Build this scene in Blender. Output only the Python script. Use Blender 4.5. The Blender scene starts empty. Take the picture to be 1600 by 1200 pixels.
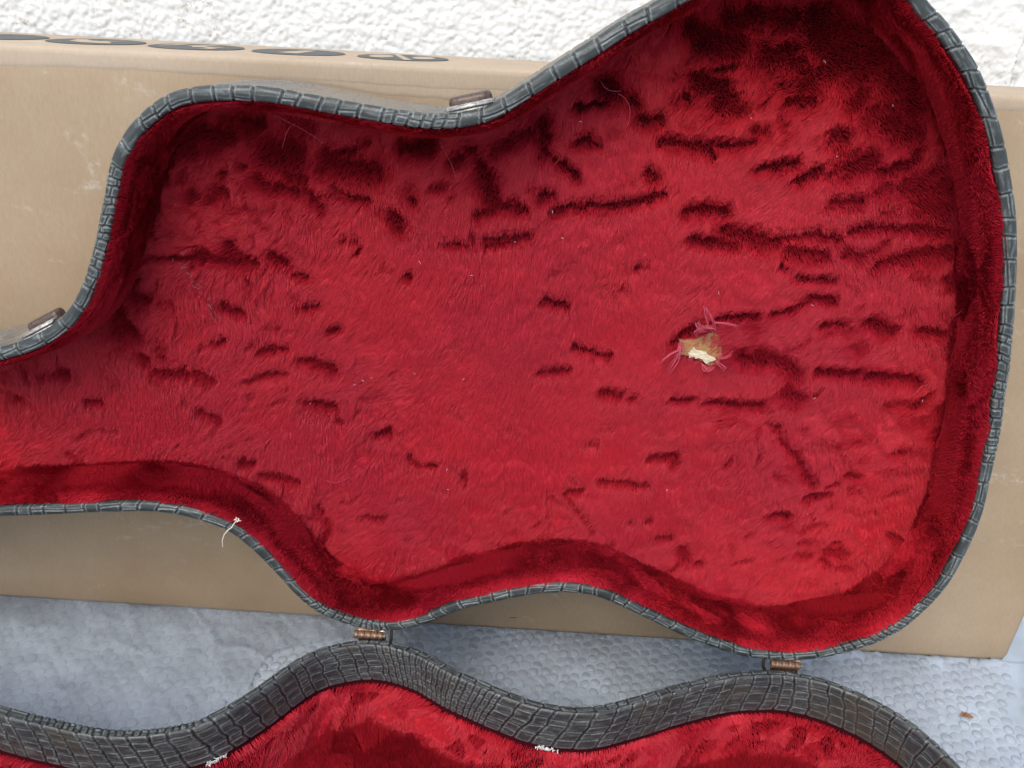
import bpy, bmesh, math, random
import numpy as np
from mathutils import Matrix, Vector

# ------------------------------------------------------------------ camera, sky, sun
SC = bpy.context.scene
COL = SC.collection
cam_d = bpy.data.cameras.new('camera')
cam_d.sensor_width = 36.0
cam_d.lens = 1270.0 / 1600.0 * 36.0
cam_d.clip_start = 0.02
cam_d.clip_end = 200.0
cam = bpy.data.objects.new('camera', cam_d)
COL.objects.link(cam)
_ex, _ey, _fw = Vector((.9974, .0331, .0636)), Vector((.0717, -.4606, -.8847)), Vector((0, .8870, -.4617))
cam.matrix_world = Matrix(((_ex.x, -_ey.x, -_fw.x, 0.0), (_ex.y, -_ey.y, -_fw.y, -.41),
                           (_ex.z, -_ey.z, -_fw.z, .4991), (0, 0, 0, 1)))
SC.camera = cam

SUN_EL, SUN_AZ = 52.0, 200.0          # degrees; azimuth clockwise from +Y
W = bpy.data.worlds.new('World')
SC.world = W
W.use_nodes = True
_nt = W.node_tree
_bg = _nt.nodes['Background']
_sky = _nt.nodes.new('ShaderNodeTexSky')
_sky.sky_type = 'NISHITA'
_sky.sun_disc = False
_sky.sun_elevation = math.radians(SUN_EL)
_sky.sun_rotation = math.radians(SUN_AZ)
_sky.air_density = 1.0
_sky.dust_density = 3.0
_nt.links.new(_sky.outputs[0], _bg.inputs[0])
_bg.inputs[1].default_value = 0.13
sun_d = bpy.data.lights.new('sun', 'SUN')
sun_d.energy = 1.0
sun_d.angle = math.radians(40)
sun_d.color = (1.0, .96, .9)
sun = bpy.data.objects.new('sun', sun_d)
COL.objects.link(sun)
_a, _e = math.radians(SUN_AZ), math.radians(SUN_EL)
_sd = Vector((math.sin(_a) * math.cos(_e), math.cos(_a) * math.cos(_e), math.sin(_e)))
sun.rotation_euler = _sd.to_track_quat('Z', 'Y').to_euler()
sun.location = (0, -1, 3)
SC.view_settings.view_transform = 'Standard'
SC.view_settings.look = 'None'
SC.view_settings.exposure = 0.75
SC.view_settings.gamma = 1.0
SC.render.engine = 'CYCLES'
SC.cycles.max_bounces = 6
SC.cycles.diffuse_bounces = 3
SC.cycles.transparent_max_bounces = 8
SC.cycles.caustics_reflective = False
SC.cycles.caustics_refractive = False

# ------------------------------------------------------------------ measured shape data (metres)
# outline of the case rim in the plane of the open lid (u along the hinge line, v away from it)
LID_OUTLINE=[(-.3227,.0760),(-.3132,.0773),(-.3037,.0784),(-.2943,.0797),(-.2848,.0810),(-.2754,.0825),(-.2660,.0838),(-.2565,.0849),(-.2470,.0860),(-.2376,.0871),(-.2281,.0879),(-.2185,.0880),(-.2090,.0873),(-.1996,.0858),(-.1904,.0833),(-.1814,.0801),(-.1730,.0756),(-.1659,.0693),(-.1592,.0625),(-.1531,.0552),(-.1472,.0477),(-.1415,.0401),(-.1359,.0324),(-.1298,.0251),(-.1229,.0185),(-.1150,.0132),(-.1062,.0095),(-.0971,.0067),(-.0877,.0048),(-.0782,.0042),(-.0688,.0053),(-.0596,.0078),(-.0507,.0112),(-.0422,.0155),(-.0341,.0205),(-.0260,.0255),(-.0175,.0298),(-.0085,.0332),(.0004,.0364),(.0094,.0396),(.0185,.0425),(.0277,.0452),(.0370,.0468),(.0465,.0477),(.0561,.0476),(.0655,.0462),(.0745,.0432),(.0832,.0394),(.0919,.0354),(.1006,.0314),(.1091,.0272),(.1177,.0230),(.1265,.0192),(.1353,.0156),(.1442,.0122),(.1532,.0091),(.1624,.0065),(.1717,.0046),(.1812,.0036),(.1907,.0029),(.2002,.0034),(.2096,.0049),(.2189,.0069),(.2280,.0098),(.2368,.0136),(.2454,.0177),(.2536,.0225),(.2613,.0281),(.2682,.0347),(.2739,.0423),(.2787,.0505),(.2831,.0590),(.2869,.0678),(.2897,.0769),(.2916,.0862),(.2929,.0957),(.2941,.1051),(.2948,.1146),(.2950,.1242),(.2947,.1337),(.2937,.1432),(.2925,.1526),(.2915,.1621),(.2904,.1716),(.2893,.1811),(.2878,.1905),(.2860,.1998),(.2840,.2092),(.2825,.2186),(.2808,.2280),(.2787,.2373),(.2764,.2465),(.2742,.2558),(.2718,.2650),(.2693,.2742),(.2667,.2834),(.2640,.2925),(.2609,.3016),(.2577,.3105),(.2540,.3193),(.2499,.3279),(.2456,.3365),(.2413,.3450),(.2366,.3532),(.2315,.3613),(.2260,.3691),(.2203,.3767),(.2141,.3840),(.2072,.3906),(.2001,.3969),(.1926,.4029),(.1848,.4083),(.1780,.4149),(.1710,.4214),(.1628,.4261),(.1538,.4294),(.1445,.4312),(.1350,.4317),(.1254,.4312),(.1160,.4298),(.1067,.4280),(.0977,.4248),(.0889,.4210),(.0804,.4167),(.0725,.4115),(.0646,.4061),(.0566,.4009),(.0484,.3961),(.0404,.3909),(.0326,.3853),(.0249,.3798),(.0170,.3744),(.0092,.3689),(.0014,.3634),(-.0064,.3579),(-.0141,.3523),(-.0224,.3475),(-.0314,.3444),(-.0407,.3426),(-.0502,.3417),(-.0597,.3418),(-.0692,.3425),(-.0787,.3433),(-.0882,.3441),(-.0977,.3452),(-.1072,.3462),(-.1167,.3472),(-.1262,.3483),(-.1357,.3489),(-.1452,.3488),(-.1547,.3484),(-.1642,.3475),(-.1736,.3458),(-.1827,.3431),(-.1911,.3386),(-.1987,.3328),(-.2057,.3263),(-.2116,.3189),(-.2168,.3109),(-.2206,.3022),(-.2234,.2931),(-.2264,.2840),(-.2295,.2750),(-.2325,.2659),(-.2359,.2570),(-.2395,.2482),(-.2434,.2395),(-.2480,.2311),(-.2533,.2232),(-.2596,.2161),(-.2669,.2100),(-.2749,.2048),(-.2833,.2003),(-.2921,.1966),(-.3011,.1934),(-.3102,.1908),(-.3194,.1882),(-.3287,.1858),(-.3379,.1835),(-.3472,.1812),(-.3564,.1789),(-.3657,.1769),(-.3751,.1750),(-.3844,.1731),(-.3938,.1712),(-.4031,.1694),(-.4125,.1675),(-.4218,.1656),(-.4312,.1638),(-.4405,.1619),(-.4499,.1600),(-.4593,.1583),(-.4687,.1573),(-.4782,.1564),(-.4877,.1556),(-.4972,.1548),(-.5067,.1540),(-.5162,.1532),(-.5257,.1522),(-.5350,.1500),(-.5439,.1467),(-.5529,.1434),(-.5618,.1400),(-.5706,.1363),(-.5769,.1295),(-.5804,.1206),(-.5837,.1117),(-.5871,.1027),(-.5889,.0934),(-.5871,.0841),(-.5846,.0749),(-.5822,.0657),(-.5796,.0565),(-.5739,.0492),(-.5650,.0459),(-.5559,.0431),(-.5468,.0402),(-.5377,.0374),(-.5283,.0357),(-.5188,.0366),(-.5094,.0379),(-.5000,.0393),(-.4905,.0406),(-.4811,.0420),(-.4716,.0433),(-.4622,.0448),(-.4529,.0468),(-.4436,.0491),(-.4344,.0514),(-.4251,.0537),(-.4159,.0560),(-.4066,.0583),(-.3973,.0605),(-.3880,.0624),(-.3787,.0643),(-.3693,.0661),(-.3600,.0680),(-.3506,.0700),(-.3413,.0721),(-.3320,.0741)]
HINGE_SIDE_SHIFT=[(-.2931,.0047),(-.2654,.0020),(-.2393,.0007),(-.2152,.0004),(-.1974,.0001),(-.1808,.0007),(-.1650,-.0015),(-.1539,-.0025),(-.1469,-.0023),(-.1363,-.0019),(-.1241,-.0017),(-.1109,.0004),(-.0957,.0013),(-.0742,.0008),(-.0576,.0014),(-.0404,.0036),(-.0237,.0056),(-.0070,.0031),(.0141,.0005),(.0293,.0004),(.0447,.0007),(.0598,.0016),(.0755,.0005),(.0968,-.0006),(.1188,-.0021),(.1416,-.0018),(.1642,-.0030),(.1868,-.0021),(.2086,-.0001),(.2267,-.0000),(.2422,-.0010),(.2553,-.0018),(.2662,-.0045),(.2769,-.0015),(.2851,-.0008),(.2881,-.0023)]
PARTINGS=[([(-.1905,.3185),(-.1717,.3177)],0.0114),
([(-.1935,.3176),(-.2056,.3062),(-.2126,.2905)],0.0068),
([(-.1627,.3267),(-.1530,.3266)],0.0083),
([(-.1656,.3025),(-.1627,.3013)],0.0057),
([(-.1759,.2975),(-.1741,.2969)],0.0047),
([(-.1456,.3104),(-.1347,.3093)],0.0208),
([(-.1153,.3107),(-.1166,.3045)],0.0125),
([(-.1110,.3067),(-.0993,.3050),(-.0883,.3051)],0.0156),
([(-.1371,.2984),(-.1298,.2971)],0.0094),
([(-.0701,.3192),(-.0571,.3194)],0.0088),
([(-.1109,.3128),(-.0992,.3150)],0.0047),
([(-.0222,.3029),(-.0194,.2932)],0.0125),
([(.0405,.3591),(.0449,.3577)],0.0125),
([(.0542,.3557),(.0591,.3500)],0.0073),
([(.0914,.3641),(.1020,.3629),(.1082,.3554)],0.0125),
([(.1085,.3537),(.1169,.3520)],0.0083),
([(.0844,.3577),(.0865,.3552)],0.0062),
([(.0901,.3864),(.1089,.3858)],0.0156),
([(.0826,.3909),(.0862,.3893)],0.0083),
([(.1018,.3971),(.1071,.3956)],0.0135),
([(.0977,.3717),(.1077,.3737)],0.0042),
([(.0636,.3429),(.0720,.3442)],0.0073),
([(.0277,.3295),(.0337,.3309)],0.0068),
([(.0374,.3298),(.0396,.3292)],0.0047),
([(.0757,.3328),(.0884,.3316),(.1018,.3311)],0.0073),
([(.1080,.3323),(.1266,.3360)],0.0062),
([(.1021,.3291),(.1049,.3251)],0.0047),
([(.0702,.3155),(.0736,.3122)],0.0078),
([(.0067,.3363),(.0086,.3309)],0.0114),
([(.0096,.3233),(.0116,.3206)],0.0062),
([(.0170,.3175),(.0257,.3138),(.0280,.3090)],0.0057),
([(.0259,.3478),(.0415,.3502)],0.0042),
([(.1655,.3914),(.1760,.3763)],0.0208),
([(.1499,.4003),(.1577,.3956)],0.0177),
([(.1853,.3801),(.1964,.3770)],0.0208),
([(.2055,.3686),(.2116,.3591)],0.0135),
([(.1996,.3516),(.2113,.3473)],0.0135),
([(.1269,.3810),(.1445,.3790)],0.0083),
([(.1800,.3669),(.1782,.3602)],0.0114),
([(.1130,.4003),(.1332,.3998)],0.0125),
([(.1421,.3577),(.1538,.3585)],0.0062),
([(.1723,.3423),(.1752,.3418)],0.0104),
([(.1830,.3256),(.1938,.3299)],0.0125),
([(.1570,.3174),(.1654,.3223)],0.0073),
([(.1368,.3224),(.1524,.3256)],0.0062),
([(.2014,.3241),(.2155,.3293)],0.0062),
([(.2192,.3182),(.2320,.3245)],0.0135),
([(.2066,.3453),(.2120,.3447)],0.0104),
([(.1938,.3736),(.1984,.3720)],0.0104),
([(.1565,.3861),(.1624,.3754)],0.0135),
([(-.2179,.2835),(-.2218,.2566)],0.0042),
([(-.2270,.2429),(-.1979,.2434),(-.1804,.2439),(-.1622,.2449)],0.0042),
([(-.1945,.2461),(-.1891,.2457)],0.0073),
([(-.1752,.2463),(-.1667,.2457)],0.0073),
([(-.2379,.2152),(-.2323,.2152)],0.0104),
([(-.1828,.2148),(-.1732,.2118)],0.0068),
([(-.2491,.2026),(-.2445,.1953)],0.0114),
([(-.2935,.1624),(-.2896,.1613)],0.0062),
([(-.2304,.1646),(-.2097,.1654),(-.1964,.1655)],0.0073),
([(-.2268,.1774),(-.2216,.1770)],0.0047),
([(-.1911,.1890),(-.1848,.1912)],0.0042),
([(-.2380,.1766),(-.2351,.1732)],0.0073),
([(-.1946,.2844),(-.1925,.2831)],0.0052),
([(-.1756,.2880),(-.1743,.2851)],0.0052),
([(-.1249,.2879),(-.1192,.2812)],0.0062),
([(-.1022,.2895),(-.0929,.2879)],0.0068),
([(-.0765,.2779),(-.0734,.2728)],0.0094),
([(-.0676,.2905),(-.0654,.2884)],0.0052),
([(-.1492,.2490),(-.1417,.2448)],0.0078),
([(-.1362,.2384),(-.1284,.2374)],0.0057),
([(-.1352,.2172),(-.1220,.2190)],0.0052),
([(-.0693,.2430),(-.0662,.2420)],0.0047),
([(-.0990,.2555),(-.0970,.2572)],0.0042),
([(-.1158,.2026),(-.1109,.2047)],0.0057),
([(-.1596,.1866),(-.1453,.1899)],0.0062),
([(-.1339,.1816),(-.1233,.1802),(-.1149,.1769)],0.0088),
([(-.1624,.1691),(-.1454,.1722)],0.0042),
([(-.0476,.2662),(-.0354,.2648)],0.0042),
([(-.0264,.2841),(-.0166,.2882),(-.0074,.2911)],0.0073),
([(-.0210,.2655),(.0036,.2723)],0.0047),
([(.0179,.2900),(.0314,.2931),(.0442,.2948)],0.0062),
([(.0461,.2942),(.0606,.2967),(.0778,.3031)],0.0062),
([(.0099,.2968),(.0150,.2986)],0.0062),
([(-.0076,.2711),(.0043,.2735)],0.0068),
([(.0960,.2948),(.1085,.2972),(.1174,.2953)],0.0083),
([(.1017,.2779),(.1176,.2768),(.1259,.2766)],0.0078),
([(.1199,.2853),(.1350,.2842),(.1414,.2823)],0.0062),
([(.0712,.2582),(.0754,.2609)],0.0042),
([(.0182,.2333),(.0293,.2317)],0.0068),
([(.0623,.2460),(.0659,.2454)],0.0042),
([(.0390,.2046),(.0484,.2028),(.0599,.1998)],0.0062),
([(.0177,.1859),(.0349,.1890)],0.0057),
([(.1000,.2136),(.1077,.2206),(.1119,.2234)],0.0078),
([(.1226,.2301),(.1373,.2312),(.1476,.2345)],0.0047),
([(.1452,.2055),(.1586,.2022)],0.0094),
([(.1780,.3051),(.1930,.3070)],0.0078),
([(.1931,.2914),(.2109,.2942),(.2335,.2928)],0.0068),
([(.1431,.2810),(.1576,.2835),(.1720,.2861),(.1842,.2847)],0.0057),
([(.1614,.2746),(.1785,.2740)],0.0094),
([(.1912,.2760),(.2018,.2741)],0.0068),
([(.2128,.2722),(.2303,.2774),(.2517,.2813)],0.0104),
([(.2106,.2689),(.2126,.2730)],0.0052),
([(.1554,.2668),(.1702,.2596),(.1892,.2603)],0.0042),
([(.1775,.2474),(.1925,.2461)],0.0052),
([(.1567,.2360),(.1684,.2394)],0.0052),
([(.2177,.2349),(.2299,.2300)],0.0073),
([(.2483,.2314),(.2618,.2307)],0.0083),
([(.1901,.2311),(.1995,.2326)],0.0057),
([(.1556,.2072),(.1669,.2046),(.1792,.1960)],0.0104),
([(.1931,.2001),(.2173,.1998)],0.0068),
([(.2254,.1996),(.2396,.1990),(.2566,.1985)],0.0083),
([(.2654,.2410),(.2715,.2162)],0.0062),
([(-.3266,.1405),(-.3233,.1403)],0.0057),
([(-.2778,.1406),(-.2709,.1421)],0.0068),
([(-.2031,.1391),(-.1925,.1343)],0.0078),
([(-.1797,.1022),(-.1736,.1022)],0.0078),
([(-.1276,.1517),(-.1143,.1509)],0.0068),
([(-.1133,.1416),(-.1095,.1401)],0.0052),
([(-.0860,.1324),(-.0775,.1350)],0.0068),
([(-.0646,.1167),(-.0568,.1104),(-.0473,.1102)],0.0047),
([(-.1655,.0934),(-.1560,.0921),(-.1421,.0892)],0.0068),
([(-.1272,.0375),(-.1213,.0532)],0.0068),
([(-.0929,.0664),(-.0817,.0663)],0.0057),
([(-.1283,.0707),(-.1240,.0679)],0.0047),
([(-.0265,.1080),(-.0271,.1009)],0.0042),
([(.0595,.1749),(.0707,.1740)],0.0068),
([(.0784,.1718),(.0824,.1722)],0.0042),
([(.1049,.1726),(.1174,.1745)],0.0047),
([(.1274,.1730),(.1417,.1737)],0.0052),
([(.1419,.1724),(.1627,.1731)],0.0073),
([(.0524,.1375),(.0600,.1372)],0.0036),
([(.0959,.1280),(.1130,.1323),(.1134,.1245)],0.0057),
([(.0658,.1082),(.0801,.1078),(.0951,.1081)],0.0062),
([(.0435,.0977),(.0520,.0994)],0.0057),
([(.1096,.0662),(.1176,.0669)],0.0057),
([(.1300,.0555),(.1329,.0481)],0.0078),
([(.1404,.0466),(.1429,.0479)],0.0052),
([(.0881,.0782),(.1032,.0810)],0.0031),
([(.1476,.1284),(.1494,.1324)],0.0042),
([(.1786,.1834),(.1853,.1804)],0.0104),
([(.2064,.1084),(.2194,.1115)],0.0052),
([(.2303,.0643),(.2412,.0631)],0.0094),
([(.1848,.0911),(.1944,.0909)],0.0047),
([(.1793,.1502),(.1936,.1361),(.2050,.1223)],0.0047),
([(.2293,.1278),(.2357,.1259)],0.0057),
([(.2679,.0826),(.2765,.0780)],0.0068),
([(.2588,.1799),(.2663,.1895)],0.0052),
([(.2273,.0575),(.2330,.0525)],0.0062),
([(.2568,.1461),(.2628,.1485)],0.0047),
([(.1708,.1613),(.1763,.1585)],0.0047)]
RUFFLES=[([(-.2129,.3003),(-.2157,.2892),(-.2188,.2759),(-.2225,.2604)],0.0068,.9),
([(-.1885,.3204),(-.1878,.3197)],0.0083,.9),
([(-.1942,.3105),(-.2055,.3076)],0.0104,.9),
([(-.1593,.3245),(-.1582,.3239)],0.0125,.9),
([(-.1710,.3261),(-.1681,.3263)],0.0078,.8),
([(-.1339,.3269),(-.1256,.3272)],0.0073,.7),
([(-.1846,.3112),(-.1817,.3117)],0.0083,.8),
([(-.1946,.2844),(-.1961,.2806)],0.0062,.9),
([(-.1793,.2881),(-.1812,.2839),(-.1844,.2814)],0.0068,.9),
([(-.1644,.3037),(-.1647,.3001)],0.0042,.8),
([(-.1770,.2977),(-.1740,.2983)],0.0031,.8),
([(-.1558,.2945),(-.1505,.2901),(-.1423,.2907),(-.1338,.2895)],0.0073,.95),
([(-.1389,.3001),(-.1290,.2982)],0.0068,.9),
([(-.1274,.2910),(-.1192,.2805)],0.0068,.9),
([(-.1410,.2945),(-.1381,.2939)],0.0094,.6),
([(-.1095,.2930),(-.1004,.2882),(-.0922,.2880)],0.0052,.9),
([(-.1550,.2783),(-.1474,.2799)],0.0042,.7),
([(-.1722,.2740),(-.1669,.2744)],0.0026,.6),
([(-.1384,.2795),(-.1383,.2749)],0.0042,.6),
([(-.1991,.2583),(-.1962,.2565)],0.0042,.6),
([(-.1746,.2542),(-.1704,.2478)],0.0052,.9),
([(-.2252,.2418),(-.2010,.2428)],0.0031,.8),
([(-.1824,.2438),(-.1611,.2438)],0.0057,.95),
([(-.1937,.2461),(-.1898,.2468)],0.0057,.9),
([(-.1980,.2418),(-.1984,.2382)],0.0031,.8),
([(-.1573,.2424),(-.1535,.2403)],0.0042,.6),
([(-.1323,.2383),(-.1277,.2370)],0.0052,.7),
([(-.1743,.2376),(-.1681,.2380)],0.0031,.5),
([(-.1935,.2763),(-.1911,.2742)],0.0031,.5),
([(-.1252,.2713),(-.1195,.2714)],0.0031,.5),
([(-.1473,.2613),(-.1463,.2586)],0.0026,.5),
([(-.2014,.2946),(-.1989,.2929)],0.0036,.6),
([(-.2384,.2173),(-.2371,.2153)],0.0104,.95),
([(-.2381,.2348),(-.2383,.2275)],0.0078,.8),
([(-.1407,.2259),(-.1367,.2257)],0.0047,.6),
([(-.0691,.3192),(-.0557,.3230)],0.0078,.9),
([(-.0417,.3130),(-.0374,.3154)],0.0057,.9),
([(-.0329,.3204),(-.0293,.3203)],0.0057,.9),
([(-.0184,.3207),(-.0081,.3280),(.0065,.3349)],0.0068,.85),
([(.0098,.3254),(.0108,.3213)],0.0068,.9),
([(.0162,.3181),(.0266,.3118),(.0280,.3083)],0.0047,.9),
([(-.0677,.2956),(-.0661,.2913)],0.0078,.7),
([(-.0529,.2971),(-.0470,.2986)],0.0036,.8),
([(-.0439,.2937),(-.0410,.2950)],0.0026,.5),
([(-.0263,.3123),(-.0208,.2986),(-.0165,.2930)],0.0078,.95),
([(-.0264,.2838),(-.0196,.2887),(-.0085,.2907),(.0002,.2883)],0.0052,.95),
([(-.0847,.2803),(-.0810,.2817)],0.0042,.7),
([(-.0757,.2776),(-.0742,.2727)],0.0078,.95),
([(-.0629,.2736),(-.0584,.2743)],0.0026,.4),
([(-.0456,.2648),(-.0338,.2642)],0.0042,.9),
([(-.0288,.2707),(-.0286,.2665)],0.0047,.8),
([(-.0204,.2694),(-.0073,.2715),(.0057,.2740)],0.0047,.95),
([(.0043,.3030),(.0061,.2980)],0.0057,.6),
([(.0080,.2933),(.0164,.2987)],0.0042,.85),
([(.0170,.2880),(.0266,.2921),(.0467,.2950)],0.0052,.95),
([(.0087,.2799),(.0101,.2811)],0.0031,.7),
([(-.0608,.2649),(-.0513,.2644)],0.0026,.6),
([(-.0384,.2449),(-.0237,.2432)],0.0026,.6),
([(-.0693,.2426),(-.0655,.2445)],0.0042,.8),
([(-.0856,.2557),(-.0798,.2486)],0.0021,.6),
([(-.0926,.2449),(-.0733,.2475)],0.0021,.6),
([(-.0065,.2591),(.0062,.2581)],0.0026,.5),
([(.0167,.2514),(.0307,.2580)],0.0026,.6),
([(-.2492,.2081),(-.2470,.2066)],0.0083,.9),
([(-.2517,.1956),(-.2439,.1936)],0.0114,.95),
([(-.2638,.1955),(-.2588,.1967)],0.0068,.6),
([(-.2536,.1820),(-.2495,.1818)],0.0042,.7),
([(-.2403,.1773),(-.2341,.1746)],0.0083,.65),
([(-.2274,.1831),(-.2224,.1844)],0.0042,.8),
([(-.2229,.1764),(-.2133,.1780)],0.0036,.7),
([(-.2002,.1870),(-.1927,.1893),(-.1839,.1926)],0.0036,.8),
([(-.2936,.1619),(-.2896,.1613)],0.0057,.95),
([(-.2604,.1564),(-.2553,.1577)],0.0047,.5),
([(-.2302,.1660),(-.2054,.1671),(-.1949,.1638)],0.0068,.95),
([(-.2349,.1611),(-.2249,.1546)],0.0031,.7),
([(-.2146,.1494),(-.2108,.1460)],0.0042,.6),
([(-.1799,.1447),(-.1705,.1464)],0.0021,.6),
([(-.2986,.1219),(-.2914,.1239)],0.0073,.5),
([(-.3066,.1203),(-.2994,.1146)],0.0036,.6),
([(-.2887,.1140),(-.2784,.1202),(-.2610,.1221)],0.0036,.75),
([(-.3319,.1085),(-.3291,.1097)],0.0031,.6),
([(-.2961,.1006),(-.2884,.0942)],0.0062,.85),
([(-.3250,.0987),(-.3152,.1005)],0.0047,.5),
([(-.2327,.1088),(-.2273,.1107)],0.0031,.6),
([(-.2501,.1108),(-.2472,.1096)],0.0026,.6),
([(-.1846,.1171),(-.1812,.1169)],0.0031,.6),
([(-.1897,.1069),(-.1827,.1085)],0.0026,.6),
([(-.2219,.1047),(-.2176,.1046)],0.0026,.7),
([(-.2143,.1029),(-.2082,.1029)],0.0026,.7),
([(-.2375,.1044),(-.2324,.1039)],0.0026,.5),
([(-.3096,.1272),(-.3093,.1220)],0.0036,.6),
([(-.1701,.1649),(-.1445,.1723)],0.0031,.85),
([(-.1294,.1721),(-.1236,.1712)],0.0026,.5),
([(-.1318,.1519),(-.1143,.1491)],0.0062,.9),
([(-.1120,.1422),(-.1100,.1395)],0.0042,.85),
([(-.1287,.1460),(-.1186,.1450)],0.0088,.5),
([(-.1371,.1458),(-.1351,.1432)],0.0031,.6),
([(-.0860,.1315),(-.0792,.1349)],0.0057,.85),
([(-.0646,.1162),(-.0581,.1103),(-.0469,.1113)],0.0042,.95),
([(-.1564,.1228),(-.1429,.1196)],0.0021,.75),
([(-.1713,.1226),(-.1670,.1239)],0.0026,.6),
([(-.1637,.0935),(-.1550,.0932),(-.1447,.0900)],0.0057,.95),
([(-.1421,.1083),(-.1359,.1118)],0.0031,.4),
([(-.1149,.1126),(-.1119,.1108)],0.0031,.7),
([(-.1288,.0702),(-.1248,.0689)],0.0042,.9),
([(-.1233,.0622),(-.1205,.0512)],0.0068,.9),
([(-.0924,.0669),(-.0822,.0662)],0.0042,.9),
([(-.1117,.0784),(-.1029,.0776)],0.0021,.7),
([(-.1024,.0818),(-.0976,.0842)],0.0021,.7),
([(-.1176,.0892),(-.1116,.0867)],0.0031,.6),
([(-.0721,.0838),(-.0633,.0856)],0.0021,.5),
([(-.0283,.1088),(-.0265,.0979)],0.0026,.9),
([(-.0200,.0684),(-.0188,.0621)],0.0026,.7),
([(-.0512,.0517),(-.0369,.0557),(-.0247,.0546)],0.0026,.6),
([(-.1514,.0802),(-.1460,.0822)],0.0036,.6),
([(.0423,.0966),(.0528,.1005)],0.0042,.95),
([(.0440,.1108),(.0482,.1067)],0.0036,.75),
([(.0426,.0935),(.0571,.0792),(.0659,.0672)],0.0031,.85),
([(.0311,.0895),(.0342,.0688)],0.0026,.7),
([(.0311,.0632),(.0350,.0646)],0.0042,.5),
([(.0257,.0691),(.0283,.0709)],0.0026,.85),
([(.0016,.0786),(.0045,.0810)],0.0026,.6),
([(-.0007,.0658),(.0027,.0677)],0.0031,.6),
([(.0904,.0778),(.1023,.0810)],0.0026,.7),
([(.0744,.0588),(.0795,.0577)],0.0036,.8),
([(.1105,.0663),(.1174,.0679)],0.0052,.95),
([(.1295,.0588),(.1337,.0493)],0.0068,.95),
([(.1385,.0475),(.1431,.0468)],0.0042,.8),
([(.1680,.0512),(.1779,.0537)],0.0031,.85),
([(.1435,.0357),(.1536,.0383)],0.0026,.6),
([(.1618,.0680),(.1645,.0607)],0.0031,.6),
([(.1547,.0631),(.1589,.0646)],0.0026,.6),
([(.1463,.1263),(.1496,.1315)],0.0031,.85),
([(.0956,.1299),(.1120,.1308),(.1126,.1240)],0.0042,.95),
([(.0523,.1380),(.0600,.1372)],0.0026,.8),
([(.0611,.1496),(.0685,.1512)],0.0026,.6),
([(.1262,.1132),(.1312,.1146)],0.0026,.6),
([(.1358,.0916),(.1389,.0940)],0.0026,.75),
([(.1420,.1719),(.1610,.1734)],0.0047,.95),
([(.1780,.1861),(.1843,.1794)],0.0099,.9),
([(.1719,.1600),(.1849,.1474),(.1929,.1413)],0.0036,.8),
([(.1941,.1337),(.2074,.1195)],0.0042,.9),
([(.1874,.1612),(.1918,.1597)],0.0031,.8),
([(.2041,.1513),(.2172,.1486),(.2278,.1360)],0.0042,.55),
([(.2306,.1279),(.2357,.1259)],0.0057,.85),
([(.2148,.1166),(.2250,.1210)],0.0026,.85),
([(.2065,.1079),(.2187,.1109)],0.0042,.95),
([(.1840,.0906),(.1950,.0925)],0.0047,.95),
([(.1765,.0889),(.1823,.0904)],0.0026,.6),
([(.2068,.1043),(.2170,.0897)],0.0021,.8),
([(.2068,.0820),(.2205,.0879)],0.0031,.7),
([(.2230,.1037),(.2259,.1003)],0.0031,.8),
([(.2341,.1005),(.2477,.0981)],0.0031,.7),
([(.2336,.1137),(.2398,.1162)],0.0031,.7),
([(.2634,.1162),(.2690,.1192)],0.0047,.75),
([(.2551,.1314),(.2741,.1349)],0.0062,.6),
([(.2579,.1481),(.2756,.1477)],0.0068,.7),
([(.2406,.1794),(.2614,.1855)],0.0042,.65),
([(.2657,.1713),(.2710,.1699)],0.0078,.6),
([(.2415,.1567),(.2436,.1564)],0.0021,.7),
([(.1876,.0724),(.1947,.0682)],0.0026,.75),
([(.2081,.0721),(.2134,.0720)],0.0057,.7),
([(.2125,.0600),(.2184,.0616)],0.0057,.85),
([(.2299,.0621),(.2381,.0650)],0.0073,.9),
([(.2327,.0731),(.2371,.0730)],0.0042,.85),
([(.2668,.0814),(.2752,.0763)],0.0062,.85),
([(.1642,.0498),(.1753,.0529)],0.0031,.85),
([(.1950,.0536),(.2050,.0572)],0.0026,.75),
([(.2398,.0520),(.2492,.0523)],0.0047,.85),
([(.2772,.0886),(.2815,.0953)],0.0073,.65),
([(.1972,.0860),(.2022,.0832)],0.0047,.5),
([(.1820,.1243),(.1864,.1217)],0.0042,.5),
([(.2328,.1412),(.2391,.1398)],0.0047,.5),
([(.0825,.3915),(.0877,.3909)],0.0104,.9),
([(.0934,.3873),(.1058,.3843)],0.0146,.95),
([(.1035,.3972),(.1073,.3950)],0.0104,.8),
([(.1135,.3979),(.1178,.3963)],0.0104,.8),
([(.1251,.3900),(.1291,.3871)],0.0088,.6),
([(.1222,.3791),(.1374,.3801),(.1456,.3768),(.1497,.3707),(.1520,.3650)],0.0114,.9),
([(.1537,.3984),(.1596,.3904)],0.0177,.95),
([(.1676,.3828),(.1558,.3743)],0.0088,.95),
([(.1765,.3906),(.1883,.3819),(.2001,.3734)],0.0187,.95),
([(.1746,.3820),(.1828,.3793)],0.0187,.7),
([(.2016,.3601),(.1906,.3540)],0.0125,.85),
([(.2067,.3460),(.2120,.3450)],0.0104,.9),
([(.1960,.3520),(.2006,.3503)],0.0088,.85),
([(.1712,.3676),(.1785,.3661)],0.0146,.5),
([(.0927,.3710),(.1077,.3740)],0.0036,.9),
([(.0901,.3653),(.1016,.3632),(.1096,.3591)],0.0094,.95),
([(.1043,.3538),(.1142,.3531)],0.0083,.9),
([(.0828,.3563),(.0845,.3591)],0.0068,.8),
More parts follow.
